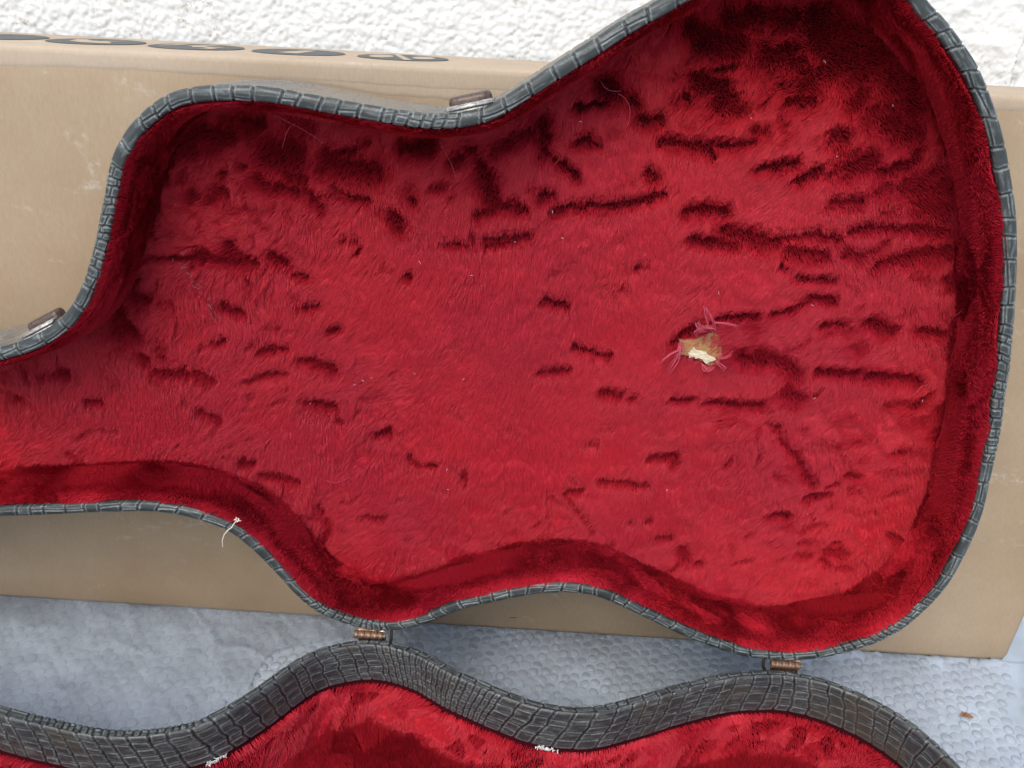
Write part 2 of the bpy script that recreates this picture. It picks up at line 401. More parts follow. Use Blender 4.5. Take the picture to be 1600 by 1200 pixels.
([(.1292,.3660),(.1341,.3657)],0.0088,.6),
([(.1369,.3656),(.1424,.3659)],0.0042,.7),
([(.1421,.3577),(.1536,.3591)],0.0057,.95),
([(.0855,.3438),(.0912,.3435)],0.0047,.5),
([(.1269,.3418),(.1324,.3429)],0.0057,.8),
([(.1405,.3502),(.1422,.3470)],0.0042,.7),
([(.1429,.3402),(.1488,.3427)],0.0047,.4),
([(.1726,.3436),(.1752,.3390)],0.0073,.9),
([(.1326,.3217),(.1457,.3230),(.1512,.3276)],0.0052,.95),
([(.1553,.3169),(.1665,.3238)],0.0047,.95),
([(.1795,.3254),(.1841,.3285),(.1910,.3297)],0.0114,.85),
([(.1719,.3220),(.1783,.3225)],0.0047,.8),
([(.2013,.3244),(.2168,.3298),(.2180,.3358)],0.0057,.95),
([(.2059,.3137),(.2155,.3187)],0.0083,.7),
([(.1776,.3069),(.1833,.3077)],0.0057,.7),
([(.1787,.3056),(.1924,.3065)],0.0068,.9),
([(.2021,.3141),(.2085,.3175)],0.0073,.7),
([(.2268,.3170),(.2360,.3166)],0.0156,.95),
([(.2302,.3074),(.2409,.3060)],0.0125,.95),
([(.2082,.3018),(.2137,.3033)],0.0068,.7),
([(.2410,.3031),(.2442,.2996)],0.0083,.9),
([(.1916,.2898),(.2021,.2924),(.2185,.2936),(.2481,.2939)],0.0057,.95),
([(.1200,.2846),(.1318,.2816),(.1423,.2794),(.1516,.2800)],0.0083,.95),
([(.1525,.2813),(.1685,.2851),(.1854,.2844)],0.0047,.9),
([(.1594,.2749),(.1670,.2747),(.1792,.2740)],0.0068,.95),
([(.1906,.2783),(.1989,.2751),(.2059,.2775),(.2136,.2838)],0.0057,.85),
([(.2115,.2702),(.2203,.2755),(.2322,.2775),(.2511,.2835)],0.0068,.95),
([(.1544,.2718),(.1639,.2627),(.1777,.2606),(.1899,.2603)],0.0031,.55),
([(.1985,.2613),(.2036,.2574)],0.0031,.5),
([(.1778,.2478),(.1906,.2475)],0.0052,.95),
([(.1577,.2365),(.1672,.2376),(.1772,.2453)],0.0036,.9),
([(.1316,.2304),(.1455,.2331)],0.0042,.95),
([(.1918,.2321),(.2016,.2336)],0.0042,.75),
([(.2192,.2350),(.2303,.2300)],0.0068,.95),
([(.2487,.2314),(.2601,.2310)],0.0068,.95),
([(.2357,.2432),(.2406,.2452)],0.0036,.6),
([(.2069,.2439),(.2096,.2457)],0.0036,.5),
([(.2137,.2194),(.2179,.2168)],0.0057,.6),
([(.1481,.2279),(.1515,.2265)],0.0057,.5),
([(.2384,.2671),(.2433,.2659)],0.0057,.6),
([(.2560,.2668),(.2590,.2615)],0.0057,.85),
([(.2111,.2643),(.2143,.2665)],0.0036,.7),
([(.2776,.1814),(.2865,.1447),(.2895,.1103),(.2843,.0787),(.2754,.0535)],0.0083,.85),
([(.0931,.3577),(.0901,.3548)],0.0047,.5),
([(.0635,.2580),(.0754,.2605)],0.0031,.6),
([(.0798,.3047),(.0873,.3081)],0.0031,.5),
([(.0449,.3358),(.0493,.3379)],0.0036,.5)]
TEAR=[(.1044,.2093),(.1044,.2123),(.1128,.2142),(.1181,.2185),(.1232,.2184),(.1257,.2131),(.1282,.2055),(.1262,.2006),(.1223,.1998),(.1167,.2025),(.1103,.2046),(.1053,.2059)]
TEAR_PALE=[(.1053,.2063),(.1098,.2080),(.1143,.2096),(.1177,.2086),(.1231,.2051),(.1280,.2042),(.1247,.2000),(.1215,.2002),(.1146,.2027),(.1095,.2045)]
SHREDS=[[(.1222,.2207),(.1176,.2298),(.1130,.2389)],
[(.1205,.2259),(.1135,.2262),(.1092,.2288)],
[(.1180,.2228),(.1132,.2233),(.1086,.2279)],
[(.1117,.2182),(.1091,.2221),(.1113,.2252),(.1165,.2269)],
[(.1210,.2280),(.1262,.2293),(.1324,.2289),(.1334,.2277)],
[(.1029,.2090),(.0969,.2073),(.0920,.2031),(.0912,.2000)],
[(.1017,.2119),(.1012,.2046),(.0987,.2001),(.0963,.1947)],
[(.1022,.2141),(.1021,.2090),(.1014,.2034)],
[(.1264,.2053),(.1307,.2078),(.1339,.2102)],
[(.1177,.2003),(.1206,.1975),(.1237,.2004)],
[(.1260,.2031),(.1311,.2014),(.1300,.1983)],
[(.1138,.2242),(.1182,.2258),(.1217,.2239)]]
HB = 0.085                      # height of the hinge line above the wrap
LEAN = math.radians(3.0)        # the open lid leans back a little
RNG = np.random.default_rng(11)
random.seed(5)


# ------------------------------------------------------------------ helpers
def tag(o, label=None, cat=None, group=None, kind=None):
    if label: o['label'] = label
    if cat: o['category'] = cat
    if group: o['group'] = group
    if kind: o['kind'] = kind
    return o


def empty(name, loc=(0, 0, 0)):
    o = bpy.data.objects.new(name, None)
    o.empty_display_size = .05
    o.location = loc
    COL.objects.link(o)
    return o


def link(name, me, mat=None, parent=None, smooth=True):
    o = bpy.data.objects.new(name, me)
    COL.objects.link(o)
    if mat is not None: me.materials.append(mat)
    if parent is not None: o.parent = parent
    if smooth and len(me.polygons):
        me.polygons.foreach_set('use_smooth', np.ones(len(me.polygons), dtype=bool))
    return o


def np_mesh(name, verts, quads=None, tris=None, attrs=None):
    me = bpy.data.meshes.new(name)
    verts = np.ascontiguousarray(verts, dtype=np.float32).reshape(-1, 3)
    me.vertices.add(len(verts))
    me.vertices.foreach_set('co', verts.ravel())
    faces = []
    nq = 0 if quads is None else len(quads)
    ntri = 0 if tris is None else len(tris)
    idx = np.concatenate([np.asarray(quads, np.int32).ravel() if nq else np.zeros(0, np.int32),
                          np.asarray(tris, np.int32).ravel() if ntri else np.zeros(0, np.int32)])
    me.loops.add(len(idx))
    me.loops.foreach_set('vertex_index', idx.astype(np.int32))
    me.polygons.add(nq + ntri)
    st = np.concatenate([np.arange(nq) * 4, nq * 4 + np.arange(ntri) * 3]).astype(np.int32)
    me.polygons.foreach_set('loop_start', st)
    me.update(calc_edges=True)
    if attrs:
        for k, v in attrs.items():
            at = me.attributes.new(k, 'FLOAT', 'POINT')
            at.data.foreach_set('value', np.ascontiguousarray(v, np.float32).ravel())
    me.validate()
    return me


def grid_quads(n, m, wrap_n=False):
    i = np.arange(n if wrap_n else n - 1)[:, None]
    j = np.arange(m - 1)[None, :]
    a = i * m + j
    b = ((i + 1) % n) * m + j
    return np.stack([a, b, b + 1, a + 1], -1).reshape(-1, 4)


def hash_grid(seed, n=256):
    return np.random.default_rng(seed).random((n, n)).astype(np.float32)


_HG = {}


def vnoise(x, y, seed=0):
    """smooth value noise 0..1"""
    if seed not in _HG: _HG[seed] = hash_grid(seed + 100)
    g = _HG[seed]
    xi = np.floor(x).astype(int); yi = np.floor(y).astype(int)
    fx = x - xi; fy = y - yi
    fx = fx * fx * (3 - 2 * fx); fy = fy * fy * (3 - 2 * fy)
    a = g[xi % 256, yi % 256]; b = g[(xi + 1) % 256, yi % 256]
    c = g[xi % 256, (yi + 1) % 256]; d = g[(xi + 1) % 256, (yi + 1) % 256]
    return (a * (1 - fx) + b * fx) * (1 - fy) + (c * (1 - fx) + d * fx) * fy


def fbm(x, y, seed=0, oct=3):
    s = 0; a = 1; t = 0
    for k in range(oct):
        s = s + a * vnoise(x * 2 ** k, y * 2 ** k, seed + k); t += a; a *= .5
    return s / t


def cells(x, y, seed):
    """Worley cells: three random numbers of the nearest cell and how near the border is"""
    gx = np.floor(x).astype(int); gy = np.floor(y).astype(int)
    hx, hy, h1, h2, h3 = (hash_grid(seed + k) for k in range(5))
    b1 = np.full(len(x), 9.0); b2 = b1.copy(); r = np.zeros((3, len(x)))
    for i in (-1, 0, 1):
        for j in (-1, 0, 1):
            a = (gx + i) % 256; c = (gy + j) % 256
            d = (gx + i + hx[a, c] - x) ** 2 + (gy + j + hy[a, c] - y) ** 2
            nb = d < b1
            b2 = np.where(nb, b1, np.minimum(b2, d)); b1 = np.where(nb, d, b1)
            for k, hh in enumerate((h1, h2, h3)): r[k] = np.where(nb, hh[a, c], r[k])
    return r * 2 - 1, np.sqrt(b2) - np.sqrt(b1)


def inside(P, poly):
    """points in polygon"""
    x, y = P[:, 0], P[:, 1]
    r = np.zeros(len(P), bool)
    n = len(poly)
    for i in range(n):
        x1, y1 = poly[i]; x2, y2 = poly[(i + 1) % n]
        if y1 == y2: continue
        m = (y1 > y) != (y2 > y)
        r ^= m & (x < (x2 - x1) * (y - y1) / (y2 - y1) + x1)
    return r


def seg_dist(P, poly):
    """distance to a polyline and the side vector of the nearest segment"""
    best = np.full(len(P), 9.0); 
    for i in range(len(poly) - 1):
        a = np.array(poly[i]); b = np.array(poly[i + 1]); d = b - a
        t = np.clip(((P - a) @ d) / max(d @ d, 1e-12), 0, 1)
        q = P - (a + t[:, None] * d)
        best = np.minimum(best, np.sqrt((q ** 2).sum(1)))
    return best


# ------------------------------------------------------------------ materials
def new_mat(name):
    m = bpy.data.materials.new(name)
    m.use_nodes = True
    return m, m.node_tree, m.node_tree.nodes['Principled BSDF']


def simple(name, col, rough=.6, metal=0.0, spec=.5):
    m, nt, b = new_mat(name)
    b.inputs['Base Color'].default_value = (*col, 1)
    b.inputs['Roughness'].default_value = rough
    b.inputs['Metallic'].default_value = metal
    b.inputs['Specular IOR Level'].default_value = spec
    return m


def N(nt, t, **kw):
    n = nt.nodes.new(t)
    for k, v in kw.items(): setattr(n, k, v)
    return n


def ramp(nt, fac, stops):
    r = N(nt, 'ShaderNodeValToRGB')
    els = r.color_ramp.elements
    while len(els) < len(stops): els.new(.5)
    for e, (p, c) in zip(els, stops):
        e.position = p; e.color = (*c, 1)
    nt.links.new(fac, r.inputs[0])
    return r.outputs[0]


def noise(nt, scale, detail=3, rough=.55, vec=None, dist=0.0):
    n = N(nt, 'ShaderNodeTexNoise')
    n.inputs['Scale'].default_value = scale
    n.inputs['Detail'].default_value = detail
    n.inputs['Roughness'].default_value = rough
    n.inputs['Distortion'].default_value = dist
    if vec is not None: nt.links.new(vec, n.inputs['Vector'])
    return n.outputs[0]


def coords(nt, scale=(1, 1, 1)):
    tc = N(nt, 'ShaderNodeTexCoord')
    mp = N(nt, 'ShaderNodeMapping')
    mp.inputs['Scale'].default_value = scale
    nt.links.new(tc.outputs['Object'], mp.inputs[0])
    return mp.outputs[0]


def mixc(nt, fac, a, b):
    n = N(nt, 'ShaderNodeMix', data_type='RGBA')
    if isinstance(fac, float): n.inputs[0].default_value = fac
    else: nt.links.new(fac, n.inputs[0])
    for k, v in ((6, a), (7, b)):
        if isinstance(v, tuple): n.inputs[k].default_value = (*v, 1)
        else: nt.links.new(v, n.inputs[k])
    return n.outputs[2]


def math_n(nt, op, a, b=None):
    n = N(nt, 'ShaderNodeMath', operation=op)
    for k, v in ((0, a), (1, b)):
        if v is None: continue
        if isinstance(v, (int, float)): n.inputs[k].default_value = v
        else: nt.links.new(v, n.inputs[k])
    return n.outputs[0]


def bump(nt, b, h, dist=.0005, strength=.5):
    n = N(nt, 'ShaderNodeBump')
    n.inputs['Distance'].default_value = dist
    n.inputs['Strength'].default_value = strength
    nt.links.new(h, n.inputs['Height'])
    nt.links.new(n.outputs[0], b.inputs['Normal'])


def croc_mat(name, dark, flat, wear, rough=.38, tan=None, tan_at=.52):
    """embossed vinyl: dark in the grooves, slate on the scales, pale where the edges are rubbed"""
    m, nt, b = new_mat(name)
    v = coords(nt)
    h = N(nt, 'ShaderNodeAttribute', attribute_name='relief').outputs['Fac']
    w = N(nt, 'ShaderNodeAttribute', attribute_name='wear').outputs['Fac']
    base = mixc(nt, h, dark, flat)
    n1 = noise(nt, 90, 4, .6, v)
    base = mixc(nt, ramp(nt, n1, [(.42, (0, 0, 0)), (.75, (.55, .55, .55))]), base, tuple(min(1, c * 1.9) for c in flat))
    n2 = noise(nt, 600, 3, .6, v)
    wf = math_n(nt, 'MULTIPLY', w, ramp(nt, n2, [(.3, (.25, .25, .25)), (.6, (1, 1, 1))]))
    base = mixc(nt, wf, base, wear)
    if tan:
        n3 = noise(nt, 25, 4, .6, v)
        base = mixc(nt, ramp(nt, n3, [(tan_at, (0, 0, 0)), (tan_at + .2, (.85, .85, .85))]), base, tan)
    nt.links.new(base, b.inputs['Base Color'])
    b.inputs['Roughness'].default_value = rough
    nt.links.new(ramp(nt, n1, [(.3, (rough - .08,) * 3), (.7, (rough + .2,) * 3)]), b.inputs['Roughness'])
    bump(nt, b, n2, .0004, .35)
    return m


M = {}
M['croc'] = croc_mat('embossed_vinyl', (.008, .010, .010), (.031, .038, .038), (.25, .285, .28))
M['croc_lip'] = croc_mat('embossed_vinyl_lip', (.007, .008, .008), (.034, .037, .039), (.21, .225, .22), .34, tan=(.062, .052, .038))
M['shell'] = croc_mat('rubbed_vinyl', (.05, .045, .04), (.13, .125, .11), (.3, .29, .26), .6, tan=(.22, .185, .14), tan_at=.4)
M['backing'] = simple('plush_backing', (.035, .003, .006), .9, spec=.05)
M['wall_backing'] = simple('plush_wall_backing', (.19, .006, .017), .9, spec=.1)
M['steel'] = simple('dull_steel', (.45, .43, .40), .45, .8)
M['iron'] = simple('dark_iron', (.045, .035, .03), .5, .6)


def brass_mat():
    m, nt, b = new_mat('rusty_brass')
    v = coords(nt)
    n = noise(nt, 320, 4, .65, v)
    c = ramp(nt, n, [(.35, (.10, .045, .025)), (.52, (.24, .13, .075)), (.68, (.62, .53, .42))])
    nt.links.new(c, b.inputs['Base Color'])
    nt.links.new(ramp(nt, n, [(.4, (.15, .15, .15)), (.65, (.9, .9, .9))]), b.inputs['Metallic'])
    b.inputs['Roughness'].default_value = .42
    bump(nt, b, n, .0004, .5)
    return m


M['brass'] = brass_mat()


def pile_mat(name, c1, c2):
    m, nt, b = new_mat(name)
    hi = N(nt, 'ShaderNodeHairInfo')
    c = mixc(nt, hi.outputs['Random'], c1, c2)
    dn = ramp(nt, noise(nt, 7, 3, .55, coords(nt)), [(.38, (0, 0, 0)), (.62, (1, 1, 1))])
    c = mixc(nt, dn, c, tuple(x * k for x, k in zip(c2, (1.02, .93, .74))))     # scarlet patches mixed into the pile colour stand in for uneven lens flare
    nt.links.new(c, b.inputs['Base Color'])
    b.inputs['Roughness'].default_value = .48
    b.inputs['Specular IOR Level'].default_value = .32
    return m


M['pile'] = pile_mat('red_plush_pile', (.38, .010, .024), (.54, .020, .045))


def pile(name, roots, nrm, dirs, length, elev, mat, parent, r0=.00016, r1=.00005, curl=None):
    """plush pile: one curve per tuft of fibres, leaning over from the normal towards dirs"""
    n = len(roots)
    K = 4
    t = np.linspace(0, 1, K)
    ce, se = np.cos(elev)[:, None], np.sin(elev)[:, None]
    pts = np.zeros((n, K, 3), np.float32)
    for k in range(K):
        tt = t[k]
        # start steeper than the lean, bend over towards the tip
        up = se * (tt - .25 * tt ** 2) * 1.25 + .10 * tt * (1 - tt)
        along = ce * (tt ** 1.35)
        pts[:, k] = roots + (nrm * up + dirs * along) * length[:, None]
    cv = bpy.data.hair_curves.new(name)
    cv.add_curves([K] * n)
    cv.position_data.foreach_set('vector', pts.ravel())
    at = cv.attributes.new('radius', 'FLOAT', 'POINT')
    rad = (r0 + (r1 - r0) * t ** 1.5)[None, :] * (.8 + .4 * RNG.random(n))[:, None]
    at.data.foreach_set('value', rad.astype(np.float32).ravel())
    o = bpy.data.objects.new(name, cv)
    COL.objects.link(o)
    cv.materials.append(mat)
    o.parent = parent
    o['kind'] = 'stuff'
    return o


# ------------------------------------------------------------------ outline tools
class Outline:
    """closed curve resampled so that it is fine where fine() says so; s, position, outward normal"""
    def __init__(self, poly, fine, d_fine, d_coarse):
        P = np.array(poly, float)
        area = .5 * np.sum(P[:, 0] * np.roll(P[:, 1], -1) - np.roll(P[:, 0], -1) * P[:, 1])
        if area < 0: P = P[::-1]
        n = 6000
        # periodic Catmull-Rom through the points, then even spacing
        m = len(P)
        tt = np.linspace(0, m, n, endpoint=False)
        i = np.floor(tt).astype(int); f = (tt - i)[:, None]
        p0, p1, p2, p3 = P[(i - 1) % m], P[i % m], P[(i + 1) % m], P[(i + 2) % m]
        D = .5 * (2 * p1 + (p2 - p0) * f + (2 * p0 - 5 * p1 + 4 * p2 - p3) * f ** 2 + (3 * p1 - p0 - 3 * p2 + p3) * f ** 3)
        L = np.r_[0, np.cumsum(np.sqrt((np.diff(np.vstack([D, D[:1]]), axis=0) ** 2).sum(1)))]
        self.length = L[-1]
        Dc = np.vstack([D, D[:1]])
        # adaptive arc positions
        mids = .5 * (L[1:] + L[:-1])
        fm = fine(D)
        dens = np.where(fm, 1 / d_fine, 1 / d_coarse)
        cum = np.r_[0, np.cumsum(dens * np.diff(L))]
        k = int(cum[-1])
        s = np.interp(np.linspace(0, cum[-1], k, endpoint=False), cum, L)
        self.s = s
        self.P = np.stack([np.interp(s, L, Dc[:, c]) for c in (0, 1)], 1)
        T = np.roll(D, -6, 0) - np.roll(D, 6, 0)
        T /= np.sqrt((T ** 2).sum(1))[:, None]
        Tc = np.vstack([T, T[:1]])
        Ti = np.stack([np.interp(s, L, Tc[:, c]) for c in (0, 1)], 1)
        Ti /= np.sqrt((Ti ** 2).sum(1))[:, None]
        self.T = Ti
        self.N = np.stack([Ti[:, 1], -Ti[:, 0]], 1)     # outward for a counter-clockwise loop
        self.D = D

    def near(self, u, v):
        k = int(np.argmin((self.P[:, 0] - u) ** 2 + (self.P[:, 1] - v) ** 2))
        return k

    def offset(self, o):
        return self.P + self.N * o


def profile(pts, spacings):
    """polyline profile -> sample points, arc position and normals (left of travel)"""
    out = []
    for (a, b), d in zip(zip(pts[:-1], pts[1:]), spacings):
        a = np.array(a, float); b = np.array(b, float)
        k = max(1, int(round(np.linalg.norm(b - a) / d)))
        for j in range(k): out.append(a + (b - a) * j / k)
    out.append(np.array(pts[-1], float))
    Q = np.array(out)
    # soften the corners
    for _ in range(2):
        Q[1:-1] = .25 * Q[:-2] + .5 * Q[1:-1] + .25 * Q[2:]
    t = np.r_[0, np.cumsum(np.sqrt((np.diff(Q, axis=0) ** 2).sum(1)))]
    g = np.gradient(Q, axis=0)
    g /= np.sqrt((g ** 2).sum(1))[:, None]
    return Q, t, np.stack([-g[:, 1], g[:, 0]], 1)


def scales(s, t, T0, T1, width, rows, seed, small=None, depth=.0006):
    """relief of embossed scales over (s, t): columns across the band, each cut into rows.
    returns height, relief (0 groove .. 1 flat) and wear (rubbed edges)"""
    rg = np.random.default_rng(seed)
    smax = s.max()
    B = [0.0]
    while B[-1] < smax + .03:
        x = B[-1]
        z = small(x) if small else 0
        w = width(x, rg)
        B.append(x + w)
    B = np.array(B)
    nr = np.array([rows(x, rg) for x in B])
    jit = rg.uniform(-.26, .26, (len(B), 12))
    slope = rg.uniform(-.10, .10, (len(B), 12))
    S2 = s[:, None] + .0015 * (vnoise(t[None, :] * 170 + 7, s[:, None] * 28, seed) - .5) * 2 \
        + .0003 * (vnoise(t[None, :] * 700, s[:, None] * 300, seed + 1) - .5) \
        + .45 * (t[None, :] - T0) * (vnoise(s[:, None] * 9, 0 * t[None, :], seed + 2) - .5) * 2
    k = np.clip(np.searchsorted(B, S2) - 1, 0, len(B) - 2)
    dl = S2 - B[k]; dr = B[k + 1] - S2
    d = np.minimum(dl, dr)
    cw = B[k + 1] - B[k]
    fs = dl / cw
    tt = (t[None, :] - T0) / (T1 - T0) + .016 * (vnoise(s[:, None] * 260, t[None, :] * 260, seed + 3) - .5)
    n = nr[k]
    dm = np.full(d.shape, 1.0)
    for j in range(1, int(nr.max())):
        pos = (j + jit[k, j] + slope[k, j] * (fs - .5) * 2) / n
        dj = np.abs(tt - pos) * (T1 - T0)
        dm = np.where(j < n, np.minimum(dm, dj), dm)
    gc = np.exp(-(d / .00052) ** 2); gr = np.exp(-(dm / .00034) ** 2)
    g = np.maximum(gc, gr * .85)
    de = np.minimum(t[None, :] - T0, T1 - t[None, :]) + .0003
    dn = np.minimum(dm, np.maximum(de, 0))
    lc = np.exp(-((d - .00125) / .00034) ** 2) * (dn > .0006)
    lr = np.exp(-((dn - .00085) / .00030) ** 2) * (d > .0010)
    rim = np.maximum(lc, lr)
    h_round = .00010 * np.exp(-(np.minimum(d, dm * 1.6) / .0014) ** 2)
    fade = .45 + .9 * fbm(s[:, None] * 160, t[None, :] * 160, seed + 5, 2) - .15
    h = -depth * g + .00024 * rim - h_round
    streak = np.clip(fbm(s[:, None] * 130, t[None, :] * 900, seed + 6, 2) - .56, 0, 1) * 2.4
    return h, 1 - g, np.clip(rim * fade, 0, 1) * .95 + np.clip(streak, 0, .35) * (1 - g)


def sweep(ol, Q, qn, h=None):
    """sweep a profile (offset outwards, depth) along an outline; h displaces along the profile normal"""
    n, m = len(ol.P), len(Q)
    o = np.broadcast_to(Q[:, 0], (n, m)).copy(); w = np.broadcast_to(Q[:, 1], (n, m)).copy()
    if h is not None:
        o += h * qn[None, :, 0]; w += h * qn[None, :, 1]
    xy = ol.P[:, None, :] + ol.N[:, None, :] * o[..., None]
    return np.concatenate([xy, w[..., None]], -1)


# ------------------------------------------------------------------ the guitar case
case = tag(empty('guitar_case', (0, -.2, 0)),
           'open guitar case in dark croc embossed vinyl lined with red plush, lid upright', 'guitar case')
LIDM = Matrix.Translation((0, .2, HB)) @ Matrix.Rotation(-LEAN, 4, 'X') @ \
    Matrix(((1, 0, 0, 0), (0, 0, 1, 0), (0, 1, 0, 0), (0, 0, 0, 1)))   # (u, v, w) -> (u, w, v), leaning back
# NB (u, v, w) with w pointing away from the camera is left-handed, so lid geometry is written as (u, w, v)
LIDM = Matrix.Translation((0, .2, HB)) @ Matrix.Rotation(-LEAN, 4, 'X')
BASEM = Matrix.Translation((0, .2, HB))


def uwv(A):
    """(u, v, w) rows -> local lid coordinates (x=u, y=w, z=v)"""
    A = np.asarray(A)
    return A[..., [0, 2, 1]]


VIS = lambda D: (D[:, 0] > -.36) & (D[:, 1] < .44)
lid_ol = Outline(LID_OUTLINE, VIS, .0006, .004)

lid = None
# outer wall and domed back of the lid
OW = .052
Q, t, qn = profile([(-.0002, .0036), (.0005, .0036), (.0005, .02), (.0002, OW), (-.004, OW + .004)], [.001, .0011, .0016, .002])
ol = Outline(LID_OUTLINE, VIS, .0010, .004)
wf = lambda x, rg: rg.uniform(.009, .016)
h, rel, wear = scales(ol.s, t, 0, t[-1], wf, lambda x, rg: rg.integers(3, 5), 31, depth=.0004)
V = sweep(ol, Q, -qn, h)
n, m = V.shape[:2]
quads = grid_quads(n, m, True)
# domed back: rings towards the middle
cen = np.array([.12, .21])
rings = []
base_ring = V[:, -1, :]
for f_, dz in ((.93, .006), (.8, .011), (.55, .016), (.25, .018)):
    rr = base_ring.copy()
    rr[:, :2] = cen + (rr[:, :2] - cen) * f_
    rr[:, 2] += dz - .004
    rings.append(rr)
allv = [V.reshape(-1, 3)] + rings + [np.array([[cen[0], cen[1], OW + .019]])]
verts = np.concatenate(allv)
last = np.arange(n) * m + m - 1
qs = [quads]
for k in range(len(rings)):
    cur = n * m + k * n + np.arange(n)
    qs.append(np.stack([last, np.roll(last, -1), np.roll(cur, -1), cur], 1))
    last = cur
tri = np.stack([last, np.roll(last, -1), np.full(n, len(verts) - 1)], 1)
z1 = np.zeros(len(verts)); z1[:n * m] = rel.ravel(); z1[n * m:] = 1
z2 = np.zeros(len(verts)); z2[:n * m] = wear.ravel()
lid = link('lid', np_mesh('lid', uwv(verts), np.concatenate(qs), tri, {'relief': z1, 'wear': z2}), M['shell'], case)
lid.matrix_local = LIDM

# rim binding: front band of embossed scales wrapped round the edge of the lid
Q, t, qn = profile([(-.0062, .0060), (-.0066, .0010), (-.0058, .0001), (-.0030, -.0005), (-.0010, -.0002), (.0004, .0009), (.0012, .0030), (.0006, .0046)],
                   [.0010, .0005, .0004, .0005, .0004, .0004, .0008])


SMALL = [(-.222, .275, .040), (.292, .205, .048), (-.052, .343, .022), (-.105, .015, .035), (.135, .035, .014), (.245, .045, .04), (-.19, .245, .02)]


def small_zone(x):
    p = lid_ol.P[min(len(lid_ol.P) - 1, np.searchsorted(lid_ol.s, x))]
    return any((p[0] - u) ** 2 + (p[1] - v) ** 2 < r * r for u, v, r in SMALL)


def lid_width(x, rg):
    return rg.uniform(.0038, .0072) if small_zone(x) else rg.uniform(.0085, .0165)


def lid_rows(x, rg):
    return int(rg.integers(2, 4)) if small_zone(x) else int(rg.choice([1, 2, 2]))


h, rel, wear = scales(lid_ol.s, t, t[1] - .0012, t[-1] - .0012, lid_width, lid_rows, 43, depth=.0007)
for cu, cv_, cr in ((-.141, .3445, .0035), (-.071, .3385, .004), (-.0455, .3375, .005), (-.0385, .3405, .004), (-.290, .199, .004), (-.265, .206, .003)):     # worn through
    dd_ = (lid_ol.P[:, 0] - cu) ** 2 + (lid_ol.P[:, 1] - cv_) ** 2
    f_ = np.exp(-dd_ / cr ** 2)[:, None] * np.clip(1.3 - t[None, :] / .006, 0, 1) * np.clip(3 * (fbm(lid_ol.s[:, None] * 500, t[None, :] * 500, 47, 2) - .3), 0, 1.6)
    wear = np.maximum(wear, np.clip(f_ * 1.6, 0, 1.6)); rel = np.maximum(rel, np.clip(f_ * 2, 0, 1))
V = sweep(lid_ol, Q, -qn, h)
n, m = V.shape[:2]
link('rim_binding', np_mesh('rim_binding', uwv(V.reshape(-1, 3)), grid_quads(n, m, True), None,
                            {'relief': rel, 'wear': wear}), M['croc'], lid)

# plush lined wall and floor of the lid: backing cloth
FLOOR = .046
WALL = [(-.0056, .0035), (-.0080, .006), (-.0094, .018), (-.0098, .034), (-.0102, FLOOR + .003)]
ol = Outline(LID_OUTLINE, lambda D: np.ones(len(D), bool), .003, .003)
Q = np.array(WALL)
V = sweep(ol, Q, Q)
n, m = V.shape[:2]
wall_me = np_mesh('wall_lining', uwv(V.reshape(-1, 3)), grid_quads(n, m, True))
link('wall_lining', wall_me, M['wall_backing'], lid)

FLOOR_POLY = Outline(LID_OUTLINE, lambda D: np.ones(len(D), bool), .004, .004).offset(-.0095)


def ruffle(x, y):
    """0.2 calm .. 1 ruffled: the middle of the lid is the calmest"""
    r = .35 + 1.3 * (fbm(x * 11, y * 13, 33, 2) - .38)
    r = r - .55 * np.exp(-(((x - .02) / .11) ** 2 + ((y - .20) / .085) ** 2)) + .25 * np.clip((-.10 - x) / .1, 0, 1) + .2 * np.clip((x - .2) / .06, 0, 1)
    return np.clip(r, .15, 1.0)


def parting_field(P, seed=3, extra=420):
    """how far the pile is parted at P (0..1)"""
    wob = np.stack([fbm(P[:, 0] * 260, P[:, 1] * 260, seed, 2) - .5, fbm(P[:, 0] * 260, P[:, 1] * 260, seed + 9, 2) - .5], 1) * .0046
    Pw = P + wob
    g = np.zeros(len(P))
    todo = [(p, w * .80, None, 2.6) for p, w in PARTINGS] + [(p, w * .98, a, 2.6) for p, w, a in RUFFLES]
    rg = np.random.default_rng(seed)
    k = 0
    while k < extra:          # lesser ruffles between the big partings, thickest where the pile is disturbed
        u, v = rg.uniform(-.34, .31), rg.uniform(.03, .41)
        if rg.random() > .12 + 1.5 * max(0, float(ruffle(np.array([u]), np.array([v]))[0]) - .3): continue
        k += 1
        a = rg.normal(.15, .75); L = rg.exponential(.0042) + .001
        c = rg.normal(0, .5)
        todo.append(([(u, v), (u + L * math.cos(a), v + L * math.sin(a)), (u + L * math.cos(a) + L * math.cos(a + c), v + L * math.sin(a) + L * math.sin(a + c))],
                     rg.uniform(.0011, .0036), rg.uniform(.25, .85), 2.0))
    for poly, w, am, ex in todo:
        q = np.array(poly)
        if am is None: am = rg.uniform(.92, 1.0)
        lo = q.min(0) - 3 * w; hi = q.max(0) + 3 * w
        m_ = ((Pw > lo) & (Pw < hi)).all(1)
        if not m_.any(): continue
        d = seg_dist(Pw[m_], poly)
        g[m_] = np.maximum(g[m_], np.exp(-(d / w) ** ex) * am)
    return g


def sample_floor(cell, poly, box, seed):
    x = np.arange(box[0], box[1], cell); y = np.arange(box[2], box[3], cell)
    X, Y = np.meshgrid(x, y, indexing='ij')
    P = np.stack([X.ravel(), Y.ravel()], 1) + np.random.default_rng(seed).uniform(-.5, .5, (X.size, 2)) * cell
    return P[inside(P, poly)]


